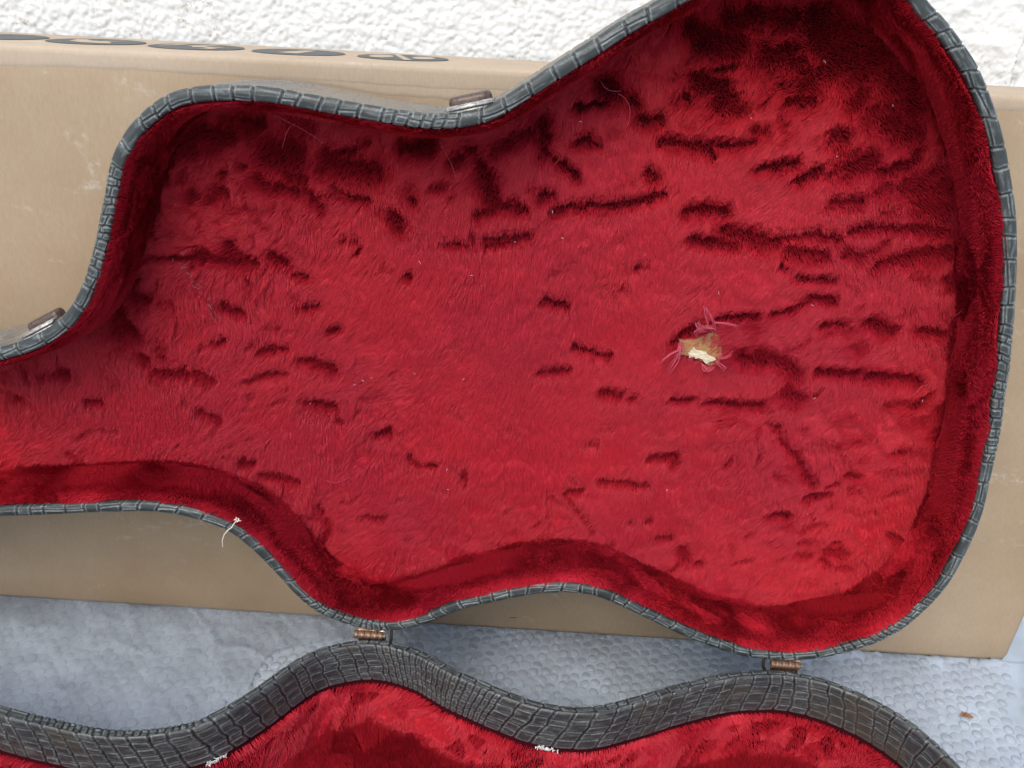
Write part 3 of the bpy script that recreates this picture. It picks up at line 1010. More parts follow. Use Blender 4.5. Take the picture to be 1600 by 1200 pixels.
# floor backing, dipping a little at the partings
cs = .0022
x = np.arange(-.62, .31, cs); y = np.arange(0.0, .44, cs)
X, Y = np.meshgrid(x, y, indexing='ij')
G = np.stack([X.ravel(), Y.ravel()], 1)
ins = inside(G, FLOOR_POLY)
gg = parting_field(G)
hole = inside(G, TEAR)
Z = FLOOR + .0045 * gg + .002 * (fbm(G[:, 0] * 40, G[:, 1] * 40, 77, 2) - .5)
qd = grid_quads(len(x), len(y))
keep = ins[qd].all(1) & ~hole[qd].all(1)
floor_me = np_mesh('floor_lining', uwv(np.column_stack([G, Z])), qd[keep])
bmt = bmesh.new(); bmt.from_mesh(floor_me)
bmesh.ops.delete(bmt, geom=[v for v in bmt.verts if not v.link_faces], context='VERTS')
bmt.to_mesh(floor_me); bmt.free()
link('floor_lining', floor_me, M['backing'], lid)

# pile on the floor
PILE_CELL = .00052
P = sample_floor(PILE_CELL, FLOOR_POLY, (-.36, .31, -.01, .425), 5)
_tc = np.mean(TEAR, 0)
P = P[~inside(P, [tuple(_tc + (np.array(p) - _tc) * 1.12) for p in TEAR])]
g = parting_field(P)
n = len(P)
wx = P[:, 0] + .004 * (fbm(P[:, 0] * 110, P[:, 1] * 110, 201, 2) - .5); wy = P[:, 1] + .004 * (fbm(P[:, 0] * 110, P[:, 1] * 110, 207, 2) - .5)
c1, e1 = cells(wx * 38, wy * 62, 300)          # tufts lying different ways
c2, e2 = cells(wx * 95, wy * 130, 310)
big = (fbm(P[:, 0] * 14, P[:, 1] * 18, 21, 2) - .5) * 2
fine = (vnoise(P[:, 0] * 520, P[:, 1] * 520, 25) - .5) * 2
act = ruffle(P[:, 0], P[:, 1])     # calm and ruffled areas
edge = np.exp(-(e1 / .045) ** 2) * (c1[2] > .1) * np.clip(act * 1.3 - .35, 0, 1)
edge = np.maximum(edge, .8 * np.exp(-(e2 / .05) ** 2) * (c2[2] > .35) * np.clip(act * 1.3 - .45, 0, 1))
g0 = g
g = np.clip(g + RNG.normal(0, .16, n) * 4 * g * (1 - g), 0, 1)
g = np.maximum(g, .85 * edge)
ang = math.radians(246) + .8 * big + act * (.75 * c1[0] + .45 * c2[0]) + .25 * fine + RNG.normal(0, .10, n)
lean = .36 + act * (.26 * c1[1] + .22 * c2[1]) + .10 * fine + .30 * (fbm(P[:, 0] * 20 + 5, P[:, 1] * 34, 27, 3) - .5) * 2 * (.4 + act)
elev = np.clip(lean, .10, 1.2) * (1 - g) + 1.52 * g
length = (.0078 + .0012 * RNG.normal(0, 1, n).clip(-2, 2)) * (1 - .42 * g0)
# tufts that would fall across a parting end at its edge
tip = P + np.column_stack([np.cos(ang), np.sin(ang)]) * (length * np.cos(elev) * .85)[:, None]
over = np.clip(parting_field(tip) - g0 - .1, 0, 1)
length = length * (1 - .62 * over); elev = elev + .35 * over
roots = np.column_stack([P[:, 0], FLOOR + .0045 * g0 + .002 * (fbm(P[:, 0] * 40, P[:, 1] * 40, 77, 2) - .5), P[:, 1]])
dirs = np.column_stack([np.cos(ang), np.zeros(n), np.sin(ang)])
nrm = np.broadcast_to(np.array([0, -1.0, 0]), (n, 3))
keepg = RNG.random(n) > .42 * g0 ** 2
pile('floor_pile', roots[keepg], nrm[keepg], dirs[keepg], length[keepg], elev[keepg], M['pile'], lid, r0=.00014)

# pile on the wall
def wall_pile(name, outline, prof, dens, ufilter, length, mat, parent, to3, seed, lie=(0, -1), ruff=.4, fr=(16, 35, .56), dark=(), lean0=.25):
    ol = Outline(outline, lambda D: np.ones(len(D), bool), .001, .001)
    Q = np.array(prof)
    t = np.r_[0, np.cumsum(np.sqrt((np.diff(Q, axis=0) ** 2).sum(1)))]
    n = int(ol.length * t[-1] / dens ** 2)
    rg = np.random.default_rng(seed)
    k = rg.integers(0, len(ol.P), n)
    tt = rg.uniform(0, t[-1], n)
    o = np.interp(tt, t, Q[:, 0]); w = np.interp(tt, t, Q[:, 1])
    dQ = np.stack([np.interp(tt, .5 * (t[1:] + t[:-1]), np.diff(Q[:, c]) / np.diff(t)) for c in (0, 1)], 1)
    dQ /= np.sqrt((dQ ** 2).sum(1))[:, None]
    P2 = ol.P[k] + ol.N[k] * o[:, None] + ol.T[k] * rg.uniform(-.0005, .0005, (n, 1))
    ok = ufilter(P2)
    k, o, w, dQ, P2 = k[ok], o[ok], w[ok], dQ[ok], P2[ok]
    n = len(k)
    s_ = ol.s[k]
    # inward normal of the wall surface in (outline normal, depth)
    no, nw = -dQ[:, 1], dQ[:, 0]
    sgn = np.where(no > 0, -1, 1); no = no * sgn; nw = nw * sgn
    nr3 = np.column_stack([ol.N[k] * no[:, None], nw])
    tan3 = np.column_stack([ol.T[k], np.zeros(n)])
    dwn3 = np.column_stack([ol.N[k] * dQ[:, :1], dQ[:, 1]])
    c1, _e = cells(s_ * 45 + w * 20, w * 70, seed + 20)
    a = .5 * (fbm(s_ * 25, w * 40, seed + 1, 2) - .5) * 2 + ruff * .8 * c1[0] + .25 * (vnoise(s_ * 400, w * 400, seed + 2) - .5) * 2 + rg.normal(0, .12, n)
    a = a + math.atan2(lie[1], lie[0])
    d3 = tan3 * np.cos(a)[:, None] + dwn3 * np.sin(a)[:, None]
    pt = np.clip((fbm(s_ * fr[0] + 30 * w, w * fr[1], seed + 4, 2) - fr[2]) / .07, 0, 1)
    pt = pt * np.clip((w - .012) / .004, 0, 1) if dark else pt
    if ruff >= 1:
        cc, ce = cells(s_ * 62 + w * 38, w * 52 + .35 * np.sin(s_ * 70), seed + 40)
        pt = np.maximum(pt * .6, (cc[2] > .15) * np.clip((ce - .06) / .14, 0, 1) * np.clip((-.030 - w) / .004, 0, 1))
    for du, dv, dr in dark:
        pt = np.maximum(pt, np.exp(-(((P2[:, 0] - du) ** 2 + (P2[:, 1] - dv) ** 2) / dr ** 2) ** 2) * np.clip((w - .016 + .010 * fbm(s_ * 90, w * 90, seed + 7, 2)) / .006, 0, 1) * np.clip((.040 - w) / .003, 0, 1))
    el = np.clip(lean0 + ruff * .35 * c1[1] + .75 * (fbm(s_ * 34, w * 40, seed + 9, 2) - .5) * 2, .15, 1.4) * (1 - pt) + 1.45 * pt
    L = length * (1 + .15 * rg.normal(0, 1, n).clip(-2, 2))
    if ruff >= 1:      # the backing shows where the pile is parted
        kp = rg.random(n) > .55 * pt
        k, w, P2, nr3, d3, el, L = k[kp], w[kp], P2[kp], nr3[kp], d3[kp], el[kp], (L * (1 - .4 * pt))[kp]
    R3 = np.column_stack([P2, w])
    return pile(name, to3(R3), to3(nr3), to3(d3), L, el, mat, parent, r0=.00019, r1=.00008)


wall_pile('wall_pile', LID_OUTLINE, [(-.0062, .0045), (-.0080, .007), (-.0094, .018), (-.0098, .034), (-.0100, FLOOR)], .00052,
          lambda P: (P[:, 0] > -.37) & (P[:, 1] < .43), .0042, M['pile'], lid, uwv, 61, fr=(16, 35, .60), lean0=.80,
          dark=[(.292, .215, .02), (.290, .185, .02), (.284, .155, .02), (.274, .125, .02), (.258, .098, .018), (.24, .075, .014), (.212, .052, .009),
                (-.27, .085, .03), (-.2, .088, .03), (-.15, .06, .02), (.0, .035, .03), (.05, .045, .02)])

# ------------------------------------------------------------------ base of the case
B = np.array(LID_OUTLINE)
hs = np.array(sorted(HINGE_SIDE_SHIFT))
k_ = np.hanning(7); k_ /= k_.sum()
sh = np.interp(B[:, 0], hs[:, 0], np.convolve(np.pad(hs[:, 1], 3, 'edge'), k_, 'valid'))
far = np.clip((.22 - B[:, 1]) / .10, 0, 1)
BASE_OUTLINE = np.column_stack([B[:, 0], -(B[:, 1] - sh * far)])
BVIS = lambda D: (D[:, 1] > -.16) & (D[:, 0] > -.34) & (D[:, 0] < .31)
base_ol = Outline(BASE_OUTLINE, BVIS, .0006, .005)

# tray: outer wall, ledge
Q, t, qn = profile([(-.020, -.0815), (.000, -.0815), (.0005, -.075), (.0005, -.004), (0, -.0010), (-.0015, .0002), (-.0075, .0002), (-.0082, .0010)],
                   [.006, .004, .006, .0012, .0006, .0006, .0006])
h, rel, wear = scales(base_ol.s, t, t[-1] - .011, t[-1] + .001, lambda x, rg: rg.uniform(.007, .013) if vnoise(np.array([x * 6.]), np.array([.5]), 51)[0] < .6 else rg.uniform(.003, .005),
                      lambda x, rg: int(rg.integers(2, 5)), 53, depth=.0006)
msk = (t > t[-1] - .014)[None, :]
V = sweep(base_ol, Q, -qn, h * msk)
n, m = V.shape[:2]
quads = grid_quads(n, m, True)
bt = V[:, 0, :]
verts = np.concatenate([V.reshape(-1, 3), [[.0, -.2, -.0815]]])
tri = np.stack([np.roll(np.arange(n) * m, -1), np.arange(n) * m, np.full(n, n * m)], 1)
z1 = np.r_[rel.ravel(), 1]; z2 = np.r_[(wear * msk).ravel(), 0]
base = link('tray', np_mesh('tray', verts, quads, tri, {'relief': z1, 'wear': z2}), M['croc'], case)
base.matrix_local = BASEM

# inner lip: stands a little above the ledge and carries a deep band of scales on the inside
Q, t, qn = profile([(-.0080, -.001), (-.0082, .0034), (-.0090, .0042), (-.0102, .0030), (-.0108, -.004), (-.0112, -.0268), (-.0108, -.0274), (-.0100, -.0274)],
                   [.001, .0005, .0005, .0006, .0006, .0006, .0006])


def lip_width(x, rg):
    p = base_ol.P[min(len(base_ol.P) - 1, np.searchsorted(base_ol.s, x))]
    return rg.uniform(.0042, .0062) if -.078 < p[0] < .012 else rg.uniform(.0080, .0138)


h, rel, wear = scales(base_ol.s, t, t[0] + .0045, t[-1] - .002, lip_width, lambda x, rg: int(rg.integers(4, 7)), 73, depth=.0007)
V = sweep(base_ol, Q, -qn, h)
# ragged lower edge
n, m = V.shape[:2]
V[:, -8:, 2] += (.0016 * (fbm(base_ol.s * 60, base_ol.s * 0, 75, 3) - .5))[:, None] * np.linspace(0, 1, 8)[None, :]
link('inner_lip', np_mesh('inner_lip', V.reshape(-1, 3), grid_quads(n, m, True), None, {'relief': rel, 'wear': wear}), M['croc_lip'], base)

BF = -.068
ol = Outline(BASE_OUTLINE, lambda D: np.ones(len(D), bool), .004, .004)
BW = [(-.0092, -.020), (-.0098, -.0275), (-.0128, -.033), (-.0150, -.042), (-.0170, -.055), (-.0185, BF - .003)]
Q = np.array(BW)
V = sweep(ol, Q, Q)
n, m = V.shape[:2]
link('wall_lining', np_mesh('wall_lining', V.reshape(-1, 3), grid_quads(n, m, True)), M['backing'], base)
ring = ol.offset(-.0175)
verts = np.concatenate([np.column_stack([ring, np.full(n, BF)]), [[0, -.22, BF]]])
me = np_mesh('floor_lining', np.column_stack([ring, np.full(n, BF)])); bmt = bmesh.new(); bmt.from_mesh(me)
bmt.faces.new(list(bmt.verts)); bmesh.ops.triangulate(bmt, faces=bmt.faces[:]); bmt.to_mesh(me); bmt.free()
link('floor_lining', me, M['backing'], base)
idn = lambda A: np.asarray(A)
wall_pile('wall_pile', BASE_OUTLINE, [(-.0112, -.0290), (-.0128, -.033), (-.0150, -.042), (-.0170, -.055), (-.0185, BF)], .0006,
          lambda P: (P[:, 1] > -.17) & (P[:, 0] > -.34) & (P[:, 0] < .31), .0054, M['pile'], base, idn, 81, lie=(.35, 1), ruff=1.0, fr=(60, 75, .52), lean0=.75)
P = sample_floor(.0008, ring, (-.34, .31, -.19, .0), 15)
n = len(P)
c1, _e = cells(P[:, 0] * 50, P[:, 1] * 60, 400)
ang = math.radians(230) + .6 * c1[0] + .4 * (vnoise(P[:, 0] * 350, P[:, 1] * 350, 93) - .5) * 2
elev = np.clip(1.42 + .15 * c1[1], .15, 1.56)
pile('floor_pile', np.column_stack([P, np.full(n, BF)]), np.broadcast_to(np.array([0, 0, 1.]), (n, 3)),
     np.column_stack([np.cos(ang), np.sin(ang), np.zeros(n)]), np.full(n, .013), elev, M['pile'], base, r0=.00016)

# torn patch in the floor plush: bare board with a pale ply left on it
def flat_patch(name, poly, w, thick, mat, parent, jag=.0004, seed=1):
    rg = np.random.default_rng(seed)
    P = []
    for i in range(len(poly)):
        a = np.array(poly[i]); b = np.array(poly[(i + 1) % len(poly)])
        for f_ in (0, .33, .66): P.append(a + (b - a) * f_ + rg.normal(0, jag, 2))
    me = bpy.data.meshes.new(name); bmm = bmesh.new()
    fr = [bmm.verts.new((p[0], w, p[1])) for p in P]
    bk = [bmm.verts.new((p[0], w + thick, p[1])) for p in P]
    bmm.faces.new(fr); k = len(P)
    for i in range(k): bmm.faces.new((fr[i], bk[i], bk[(i + 1) % k], fr[(i + 1) % k]))
    bmesh.ops.triangulate(bmm, faces=[f for f in bmm.faces if len(f.verts) > 4])
    bmesh.ops.recalc_face_normals(bmm, faces=bmm.faces[:])
    bmm.to_mesh(me); bmm.free()
    return link(name, me, mat, parent, smooth=False)


def ply_mat(name, c1, c2):
    m, nt, b = new_mat(name)
    v = coords(nt, (1, 1, 4))
    c = ramp(nt, noise(nt, 260, 4, .6, v), [(.35, c1), (.65, c2)])
    nt.links.new(c, b.inputs['Base Color']); b.inputs['Roughness'].default_value = .85
    bump(nt, b, noise(nt, 500, 3, .6, v), .0005, .6)
    return m


tc = np.mean(TEAR, 0)
flat_patch('bare_board', [tuple(tc + (np.array(p) - tc) * 1.18) for p in TEAR], FLOOR - .0030, .005,
           ply_mat('bare_board', (.30, .155, .06), (.42, .24, .10)), lid, seed=2)
flat_patch('torn_ply', [tuple(np.mean(TEAR_PALE, 0) + (np.array(p) - np.mean(TEAR_PALE, 0)) * .85) for p in TEAR_PALE], FLOOR - .0046, .0017, ply_mat('torn_ply', (.50, .42, .27), (.78, .72, .55)), lid, .0007, 3)


def tube(path, r, n=5, taper=None):
    """verts, quads of a thin bent tube along a path"""
    P = np.array(path, float); k = len(P)
    T = np.gradient(P, axis=0); T /= np.linalg.norm(T, axis=1)[:, None] + 1e-12
    ref = np.array([.31, .87, .39])
    A_ = np.cross(T, ref); A_ /= np.linalg.norm(A_, axis=1)[:, None]
    B_ = np.cross(T, A_)
    rr = np.full(k, r) if taper is None else r * np.array(taper)
    a = np.linspace(0, 2 * np.pi, n, endpoint=False)
    V = P[:, None] + rr[:, None, None] * (np.cos(a)[None, :, None] * A_[:, None] + np.sin(a)[None, :, None] * B_[:, None])
    V = V.reshape(-1, 3)
    i = np.arange(k - 1)[:, None]; j = np.arange(n)[None, :]
    q = np.stack([i * n + j, i * n + (j + 1) % n, (i + 1) * n + (j + 1) % n, (i + 1) * n + j], -1).reshape(-1, 4)
    return V, q


def tubes(name, items, mat, parent=None):
    Vs, Qs, off = [], [], 0
    for path, r, tp in items:
        V, q = tube(path, r, 5, tp)
        Vs.append(V); Qs.append(q + off); off += len(V)
    return link(name, np_mesh(name, np.concatenate(Vs), np.concatenate(Qs)), mat, parent)


M['frayed'] = simple('frayed_pink_fibre', (.50, .075, .115), .6, spec=.2)
M['grey_lint'] = simple('grey_lint', (.20, .15, .17), .9)
M['thread'] = simple('cream_thread', (.70, .67, .58), .7, spec=.2)
rg = np.random.default_rng(8)
items = []
for path in SHREDS:             # shreds of the torn cloth, each a few twisted fibres
    q = np.array(path); L = np.linspace(0, 1, len(q)); tt = np.linspace(0, 1, 9)
    for k in range(5):
        jx = rg.normal(0, .0006, (2,)); bend = rg.normal(0, .0012)
        x = np.interp(tt, L, q[:, 0]) + jx[0] * tt + bend * np.sin(tt * 3.1); z = np.interp(tt, L, q[:, 1]) + jx[1] * tt + bend * np.cos(tt * 2.2) * tt
        items.append((np.column_stack([x, FLOOR - .0052 - .005 * np.sin(tt * 2.4) + rg.normal(0, .0006), z]), rg.uniform(.0002, .00042), np.linspace(1, .45, 9)))
for k in range(34):
    p = np.array(TEAR[rg.integers(0, len(TEAR))]) + rg.normal(0, .0010, 2)
    a = math.atan2(*(p - tc)[::-1]) + rg.normal(0, 1.1); L = rg.uniform(.001, .004); c = rg.normal(0, 1.6)
    items.append(([(p[0] + L * s_ * math.cos(a + c * s_), FLOOR - .005 - .003 * math.sin(s_ * 2.2), p[1] + L * s_ * math.sin(a + c * s_)) for s_ in np.linspace(0, 1, 6)], rg.uniform(.00014, .00026), np.linspace(1, .4, 6)))
tag(tubes('frayed_fibre', items, M['frayed'], lid), kind='stuff')

# stray long hairs and pale lint caught in the pile
items = []
for (u, v), L, a in (((-.1420, .3320), .030, -.35), ((-.1330, .3270), .014, -2.2), ((-.0500, .3240), .022, -.95), ((.046, .356), .018, -.25), ((.036, .362), .012, -1.2),
                     ((.296, .272), .010, -.2), ((.262, .245), .014, .9), ((.250, .190), .012, 1.2), ((-.18, .100), .012, -.9), ((-.12, .098), .016, -.4), ((.21, .045), .02, -1.9)):
    c = rg.normal(0, .9)
    items.append(([(u + L * s_ * math.cos(a + c * s_), FLOOR - .0095 - .001 * math.sin(6 * s_), v + L * s_ * math.sin(a + c * s_)) for s_ in np.linspace(0, 1, 9)], .00012, None))
tag(tubes('stray_hair', items, M['frayed'], lid), kind='stuff')
items = []
for k in range(34):
    u, v = rg.uniform(-.3, .29), rg.uniform(.04, .40)
    if not inside(np.array([[u, v]]), FLOOR_POLY)[0]: continue
    L = rg.uniform(.0008, .0022); a = rg.uniform(0, 6.28)
    items.append(([(u + L * s_ * math.cos(a + s_), FLOOR - .0075, v + L * s_ * math.sin(a + s_)) for s_ in np.linspace(0, 1, 4)], rg.uniform(.00010, .0002), None))
tag(tubes('lint', items, simple('lint', (.50, .40, .42), .8), lid), kind='stuff')
items = []
for k in range(34):     # dusty grey scuff near the shoulder
    s0 = rg.random(); u = -.206 + .024 * s0 + rg.normal(0, .0018); v = .245 - .043 * s0 + rg.normal(0, .002)
    L = rg.uniform(.001, .003); a = rg.uniform(0, 6.28)
    items.append(([(u + L * s_ * math.cos(a + s_), FLOOR - .0062, v + L * s_ * math.sin(a + s_)) for s_ in np.linspace(0, 1, 4)], .00010, None))
tag(tubes('grey_dust', items, M['grey_lint'], lid), kind='stuff')

# white stuffing showing at the torn lower edge of the base lip
items = []
for (u0, u1) in ((.034, .046), (-.196, -.186), (-.174, -.166)):
    for k in range(34):
        u = rg.uniform(u0, u1); kk = base_ol.near(u, np.interp(u, BASE_OUTLINE[20:60, 0], BASE_OUTLINE[20:60, 1]) if False else -.02)
        kk = int(np.argmin(np.abs(base_ol.P[:, 0] - u) + (base_ol.P[:, 1] < -.2) * 9))
        p = base_ol.P[kk] + base_ol.N[kk] * -.0118; L = rg.uniform(.0006, .0022); a = rg.uniform(0, 6.28)
        items.append(([(p[0] + L * s_ * math.cos(a + 2 * s_), p[1] - .0008 - .001 * rg.random(), -.0262 + rg.normal(0, .0009) + L * .6 * s_ * math.sin(a + 2 * s_)) for s_ in np.linspace(0, 1, 5)], rg.uniform(.00015, .0003), None))
tag(tubes('white_stuffing', items, simple('white_stuffing', (.8, .8, .78), .9), base), kind='stuff')


# ------------------------------------------------------------------ hinges and latches
def lathe_x(x0, x1, r, n=28, bev=.00014):
    """closed barrel along x"""
    prof = [(x0, 0), (x0, r - bev), (x0 + bev, r), (x1 - bev, r), (x1, r - bev), (x1, 0)]
    a = np.linspace(0, 2 * np.pi, n, endpoint=False)
    V = np.array([[(x, rr * math.cos(b), rr * math.sin(b)) for b in a] for x, rr in prof]).reshape(-1, 3)
    i = np.arange(len(prof) - 1)[:, None]; j = np.arange(n)[None, :]
    q = np.stack([i * n + j, i * n + (j + 1) % n, (i + 1) * n + (j + 1) % n, (i + 1) * n + j], -1).reshape(-1, 4)
    return V, q


def bar_mesh(name, pts, width_dir, w, t):
    """flat strip along pts, w wide in width_dir, t thick"""
    P = [Vector(p) for p in pts]; wd = Vector(width_dir).normalized()
    bmm = bmesh.new(); ringsv = []
    for i, p in enumerate(P):
        d = (P[min(i + 1, len(P) - 1)] - P[max(i - 1, 0)]).normalized()
        nn = d.cross(wd).normalized()
        ringsv.append([bmm.verts.new(p + wd * (w / 2) * a + nn * (t / 2) * b) for a, b in ((-1, -1), (1, -1), (1, 1), (-1, 1))])
    for r0, r1 in zip(ringsv[:-1], ringsv[1:]):
        for k in range(4): bmm.faces.new((r0[k], r0[(k + 1) % 4], r1[(k + 1) % 4], r1[k]))
    bmm.faces.new(ringsv[0][::-1]); bmm.faces.new(ringsv[-1])
    bmesh.ops.recalc_face_normals(bmm, faces=bmm.faces[:])
    bmesh.ops.bevel(bmm, geom=[e for e in bmm.edges if e.calc_face_angle(0) > .6], offset=t * .2, segments=2, affect='EDGES')
    me = bpy.data.meshes.new(name); bmm.to_mesh(me); bmm.free()
    return me


knuckle_me = np_mesh('knuckle', *lathe_x(-.0021, .0021, .0027))
end_me = np_mesh('pin_head', *lathe_x(-.0014, .0014, .0027))
pin_me = np_mesh('pin', *lathe_x(-.0098, .0098, .0016))
for me in (knuckle_me, end_me, pin_me): me.materials.append(M['brass'])
leaf1 = bar_mesh('leaf', [(0, .0015, .0022), (0, .004, .0040), (0, .012, .0040), (0, .022, .0040)], (1, 0, 0), .019, .0011)
leaf2 = bar_mesh('leaf', [(0, .0022, -.0012), (0, .0032, -.004), (0, .0032, -.012), (0, .0032, -.022)], (1, 0, 0), .019, .0011)
for me in (leaf1, leaf2): me.materials.append(M['brass'])
stay_me = bar_mesh('stay', [(0, .002, .0085), (0, .0005, .004), (0, -.0015, -.001), (0, -.0065, -.0005)], (1, 0, 0), .0021, .0016)
stay_me.materials.append(M['iron'])
for hx, sx in ((-.0836, .0140), (.2015, -.0170)):
    hg = empty('hinge', (hx, .2, HB + .0002)); hg.parent = case
    def sub(name, me, loc=(0, 0, 0)):
        o = bpy.data.objects.new(name, me); COL.objects.link(o); o.parent = hg; o.location = loc
        return o
    sub('pin', pin_me)
    for i, xx in enumerate((-.0066, -.0022, .0022)): sub('knuckle', knuckle_me, (xx, 0, 0))
    sub('pin_head', end_me, (.0062, 0, 0)); sub('pin_head', end_me, (-.0103, 0, 0))
    sub('leaf', leaf1); sub('leaf', leaf2)
    sub('stay', stay_me, (sx, 0, 0))


def frame_mesh(name, kind):
    """latch pieces in a local frame: x along the rim, y depth (away), z outward"""
    if kind == 'plate':
        return bar_mesh(name, [(0, .0012, .0006), (0, .006, .0014), (0, .014, .0014), (0, .030, .0014)], (1, 0, 0), .023, .0012)
    if kind == 'flange':
        return bar_mesh(name, [(0, .0008, .0022), (0, .0035, .0034), (0, .0075, .0030)], (1, 0, 0), .024, .0012)
    bmm = bmesh.new()
    n = 16; ringsv = []
    for f_, sc in ((0, 1), (.0035, 1), (.0052, .86), (.0058, .55)):
        r = []
        for k in range(n):
            a = 2 * math.pi * k / n
            cx = .0115 * (abs(math.cos(a)) ** .45) * (1 if math.cos(a) > 0 else -1)
            cy = .0058 * (abs(math.sin(a)) ** .6) * (1 if math.sin(a) > 0 else -1)
            r.append(bmm.verts.new((cx * (1 - (1 - sc) * .35), .0145 + cy * sc, .0016 + f_)))
        ringsv.append(r)
    for r0, r1 in zip(ringsv[:-1], ringsv[1:]):
        for k in range(n): bmm.faces.new((r0[k], r0[(k + 1) % n], r1[(k + 1) % n], r1[k]))
    bmm.faces.new(ringsv[-1])
    me = bpy.data.meshes.new(name); bmm.to_mesh(me); bmm.free()
    return me


def worn_metal(name, a, b_, c_):
    m, nt, b = new_mat(name)
    v = coords(nt, (1, 3, 1))
    nt.links.new(ramp(nt, noise(nt, 420, 4, .65, v), [(.36, a), (.5, b_), (.64, c_)]), b.inputs['Base Color'])
    b.inputs['Roughness'].default_value = .45; b.inputs['Metallic'].default_value = .35
    return m


M['worn_pale'] = worn_metal('worn_plated_metal', (.16, .15, .13), (.36, .355, .33), (.56, .56, .53))
M['bronze'] = worn_metal('bronzed_metal', (.055, .038, .030), (.10, .068, .055), (.15, .11, .09))
meshes = [(nm, frame_mesh(nm, k), mt) for nm, k, mt in (('base_plate', 'plate', 'worn_pale'), ('flange', 'flange', 'worn_pale'), ('lever', 'lever', 'bronze'))]
for _, me, mt in meshes: me.materials.append(M[mt])
for u, v, lab in ((-.0310, .3460, None), (-.2755, .2040, None)):
    k = lid_ol.near(u, v)
    p, T, Nn = lid_ol.P[k], lid_ol.T[k], lid_ol.N[k]
    e = empty('latch'); e.parent = case
    Lm = Matrix(((-T[0], 0, Nn[0], p[0] + Nn[0] * .0006), (0, 1, 0, .0012), (-T[1], 0, Nn[1], p[1] + Nn[1] * .0006), (0, 0, 0, 1)))
    e.matrix_local = LIDM @ Lm
    for nm, me, mt in meshes:
        o = bpy.data.objects.new(nm, me); COL.objects.link(o); o.parent = e
        me.polygons.foreach_set('use_smooth', np.ones(len(me.polygons), bool))

# worn off patches of the binding, down to bare board (rim, near the upper latch)
# ------------------------------------------------------------------ loose things on the case
path = [(-.1790, -.0020, .0665), (-.1785, -.0026, .0720), (-.1768, -.0028, .0768), (-.1742, -.0028, .0803), (-.1716, -.0026, .0826), (-.1697, -.0025, .0858), (-.1679, -.0026, .0884)]
knot = [(-.1679 + .0011 * math.cos(a) * (1 + .3 * math.sin(3 * a)), -.0030 + .0007 * math.sin(2 * a), .0886 + .0010 * math.sin(a)) for a in np.linspace(0, 11, 30)]
tails = [(-.1672, -.003, .0890), (-.1662, -.0034, .0884), (-.1652, -.0032, .0887)]
tails2 = [(-.1680, -.003, .0892), (-.1676, -.0034, .0904), (-.1682, -.0032, .0910)]
items = [(path, .00036, None), (knot, .00042, None), (tails, .00034, None), (tails2, .0003, None)]
items = [([tuple(LIDM @ Vector(p) + Vector((0, -.2, 0))) for p in pp], r, tp) for pp, r, tp in items]
tag(tubes('loose_thread', items, M['thread']), 'short cream thread with a knot lying over the lower left rim of the open lid', 'thread')

# ------------------------------------------------------------------ carton
def card_mat(name, c1, c2, c3):
    m, nt, b = new_mat(name)
    v = coords(nt)
    vs = coords(nt, (1, 1, .35))
    c = ramp(nt, noise(nt, 7, 5, .6, v), [(.3, c1), (.5, c2), (.72, c3)])
    f = noise(nt, 900, 2, .5, coords(nt, (1, 1, .25)))
    c = mixc(nt, ramp(nt, f, [(.35, (.16, .16, .16)), (.65, (0, 0, 0))]), c, tuple(x * .7 for x in c1))
    # pale scuffs
    sc = noise(nt, 13, 6, .72, coords(nt, (1, 1, 2.2)), 1.2)
    sc2 = noise(nt, 160, 4, .7, v)
    k = math_n(nt, 'MULTIPLY', ramp(nt, sc, [(.58, (0, 0, 0)), (.72, (.7, .7, .7))]), ramp(nt, sc2, [(.45, (0, 0, 0)), (.62, (1, 1, 1))]))
    c = mixc(nt, k, c, (.56, .53, .48))
    nt.links.new(c, b.inputs['Base Color'])
    b.inputs['Roughness'].default_value = .75
    b.inputs['Specular IOR Level'].default_value = .25
    wv = N(nt, 'ShaderNodeTexWave', wave_type='BANDS', bands_direction='X', wave_profile='SIN')
    nt.links.new(v, wv.inputs['Vector']); wv.inputs['Scale'].default_value = 52; wv.inputs['Distortion'].default_value = .6; wv.inputs['Detail'].default_value = 1
    hgt = math_n(nt, 'ADD', math_n(nt, 'MULTIPLY', wv.outputs['Fac'], .25), math_n(nt, 'ADD', math_n(nt, 'MULTIPLY', sc2, .5), math_n(nt, 'MULTIPLY', noise(nt, 14, 6, .62, v), 4.0)))
    bump(nt, b, hgt, .0006, .35)
    return m


M['card'] = card_mat('cardboard', (.325, .235, .145), (.385, .29, .19), (.43, .335, .23))
M['card2'] = card_mat('cardboard_flap', (.40, .315, .225), (.445, .36, .265), (.49, .405, .305))
M['ink'] = simple('grey_print', (.105, .115, .115), .7, spec=.2)
M['card_plain'] = simple('bare_card', (.43, .36, .27), .8, spec=.2)

yf = lambda x: .0985 + .0106 * x
DEPTH = .13
ztf = lambda x: .4414 + .0195 * x
ztb = lambda x: .4348 + .0155 * x
carton = tag(empty('cardboard_box', (-.1, .16, 0)), 'long brown cardboard carton on its edge behind the case, with round grey prints on top', 'cardboard box')
CO = np.array([.1, -.16, 0])


def carton_obj(name, verts, quads, mat, parent=carton, smooth=False):
    return link(name, np_mesh(name, np.asarray(verts, float) + (CO if parent is carton else CO), quads), mat, parent, smooth)


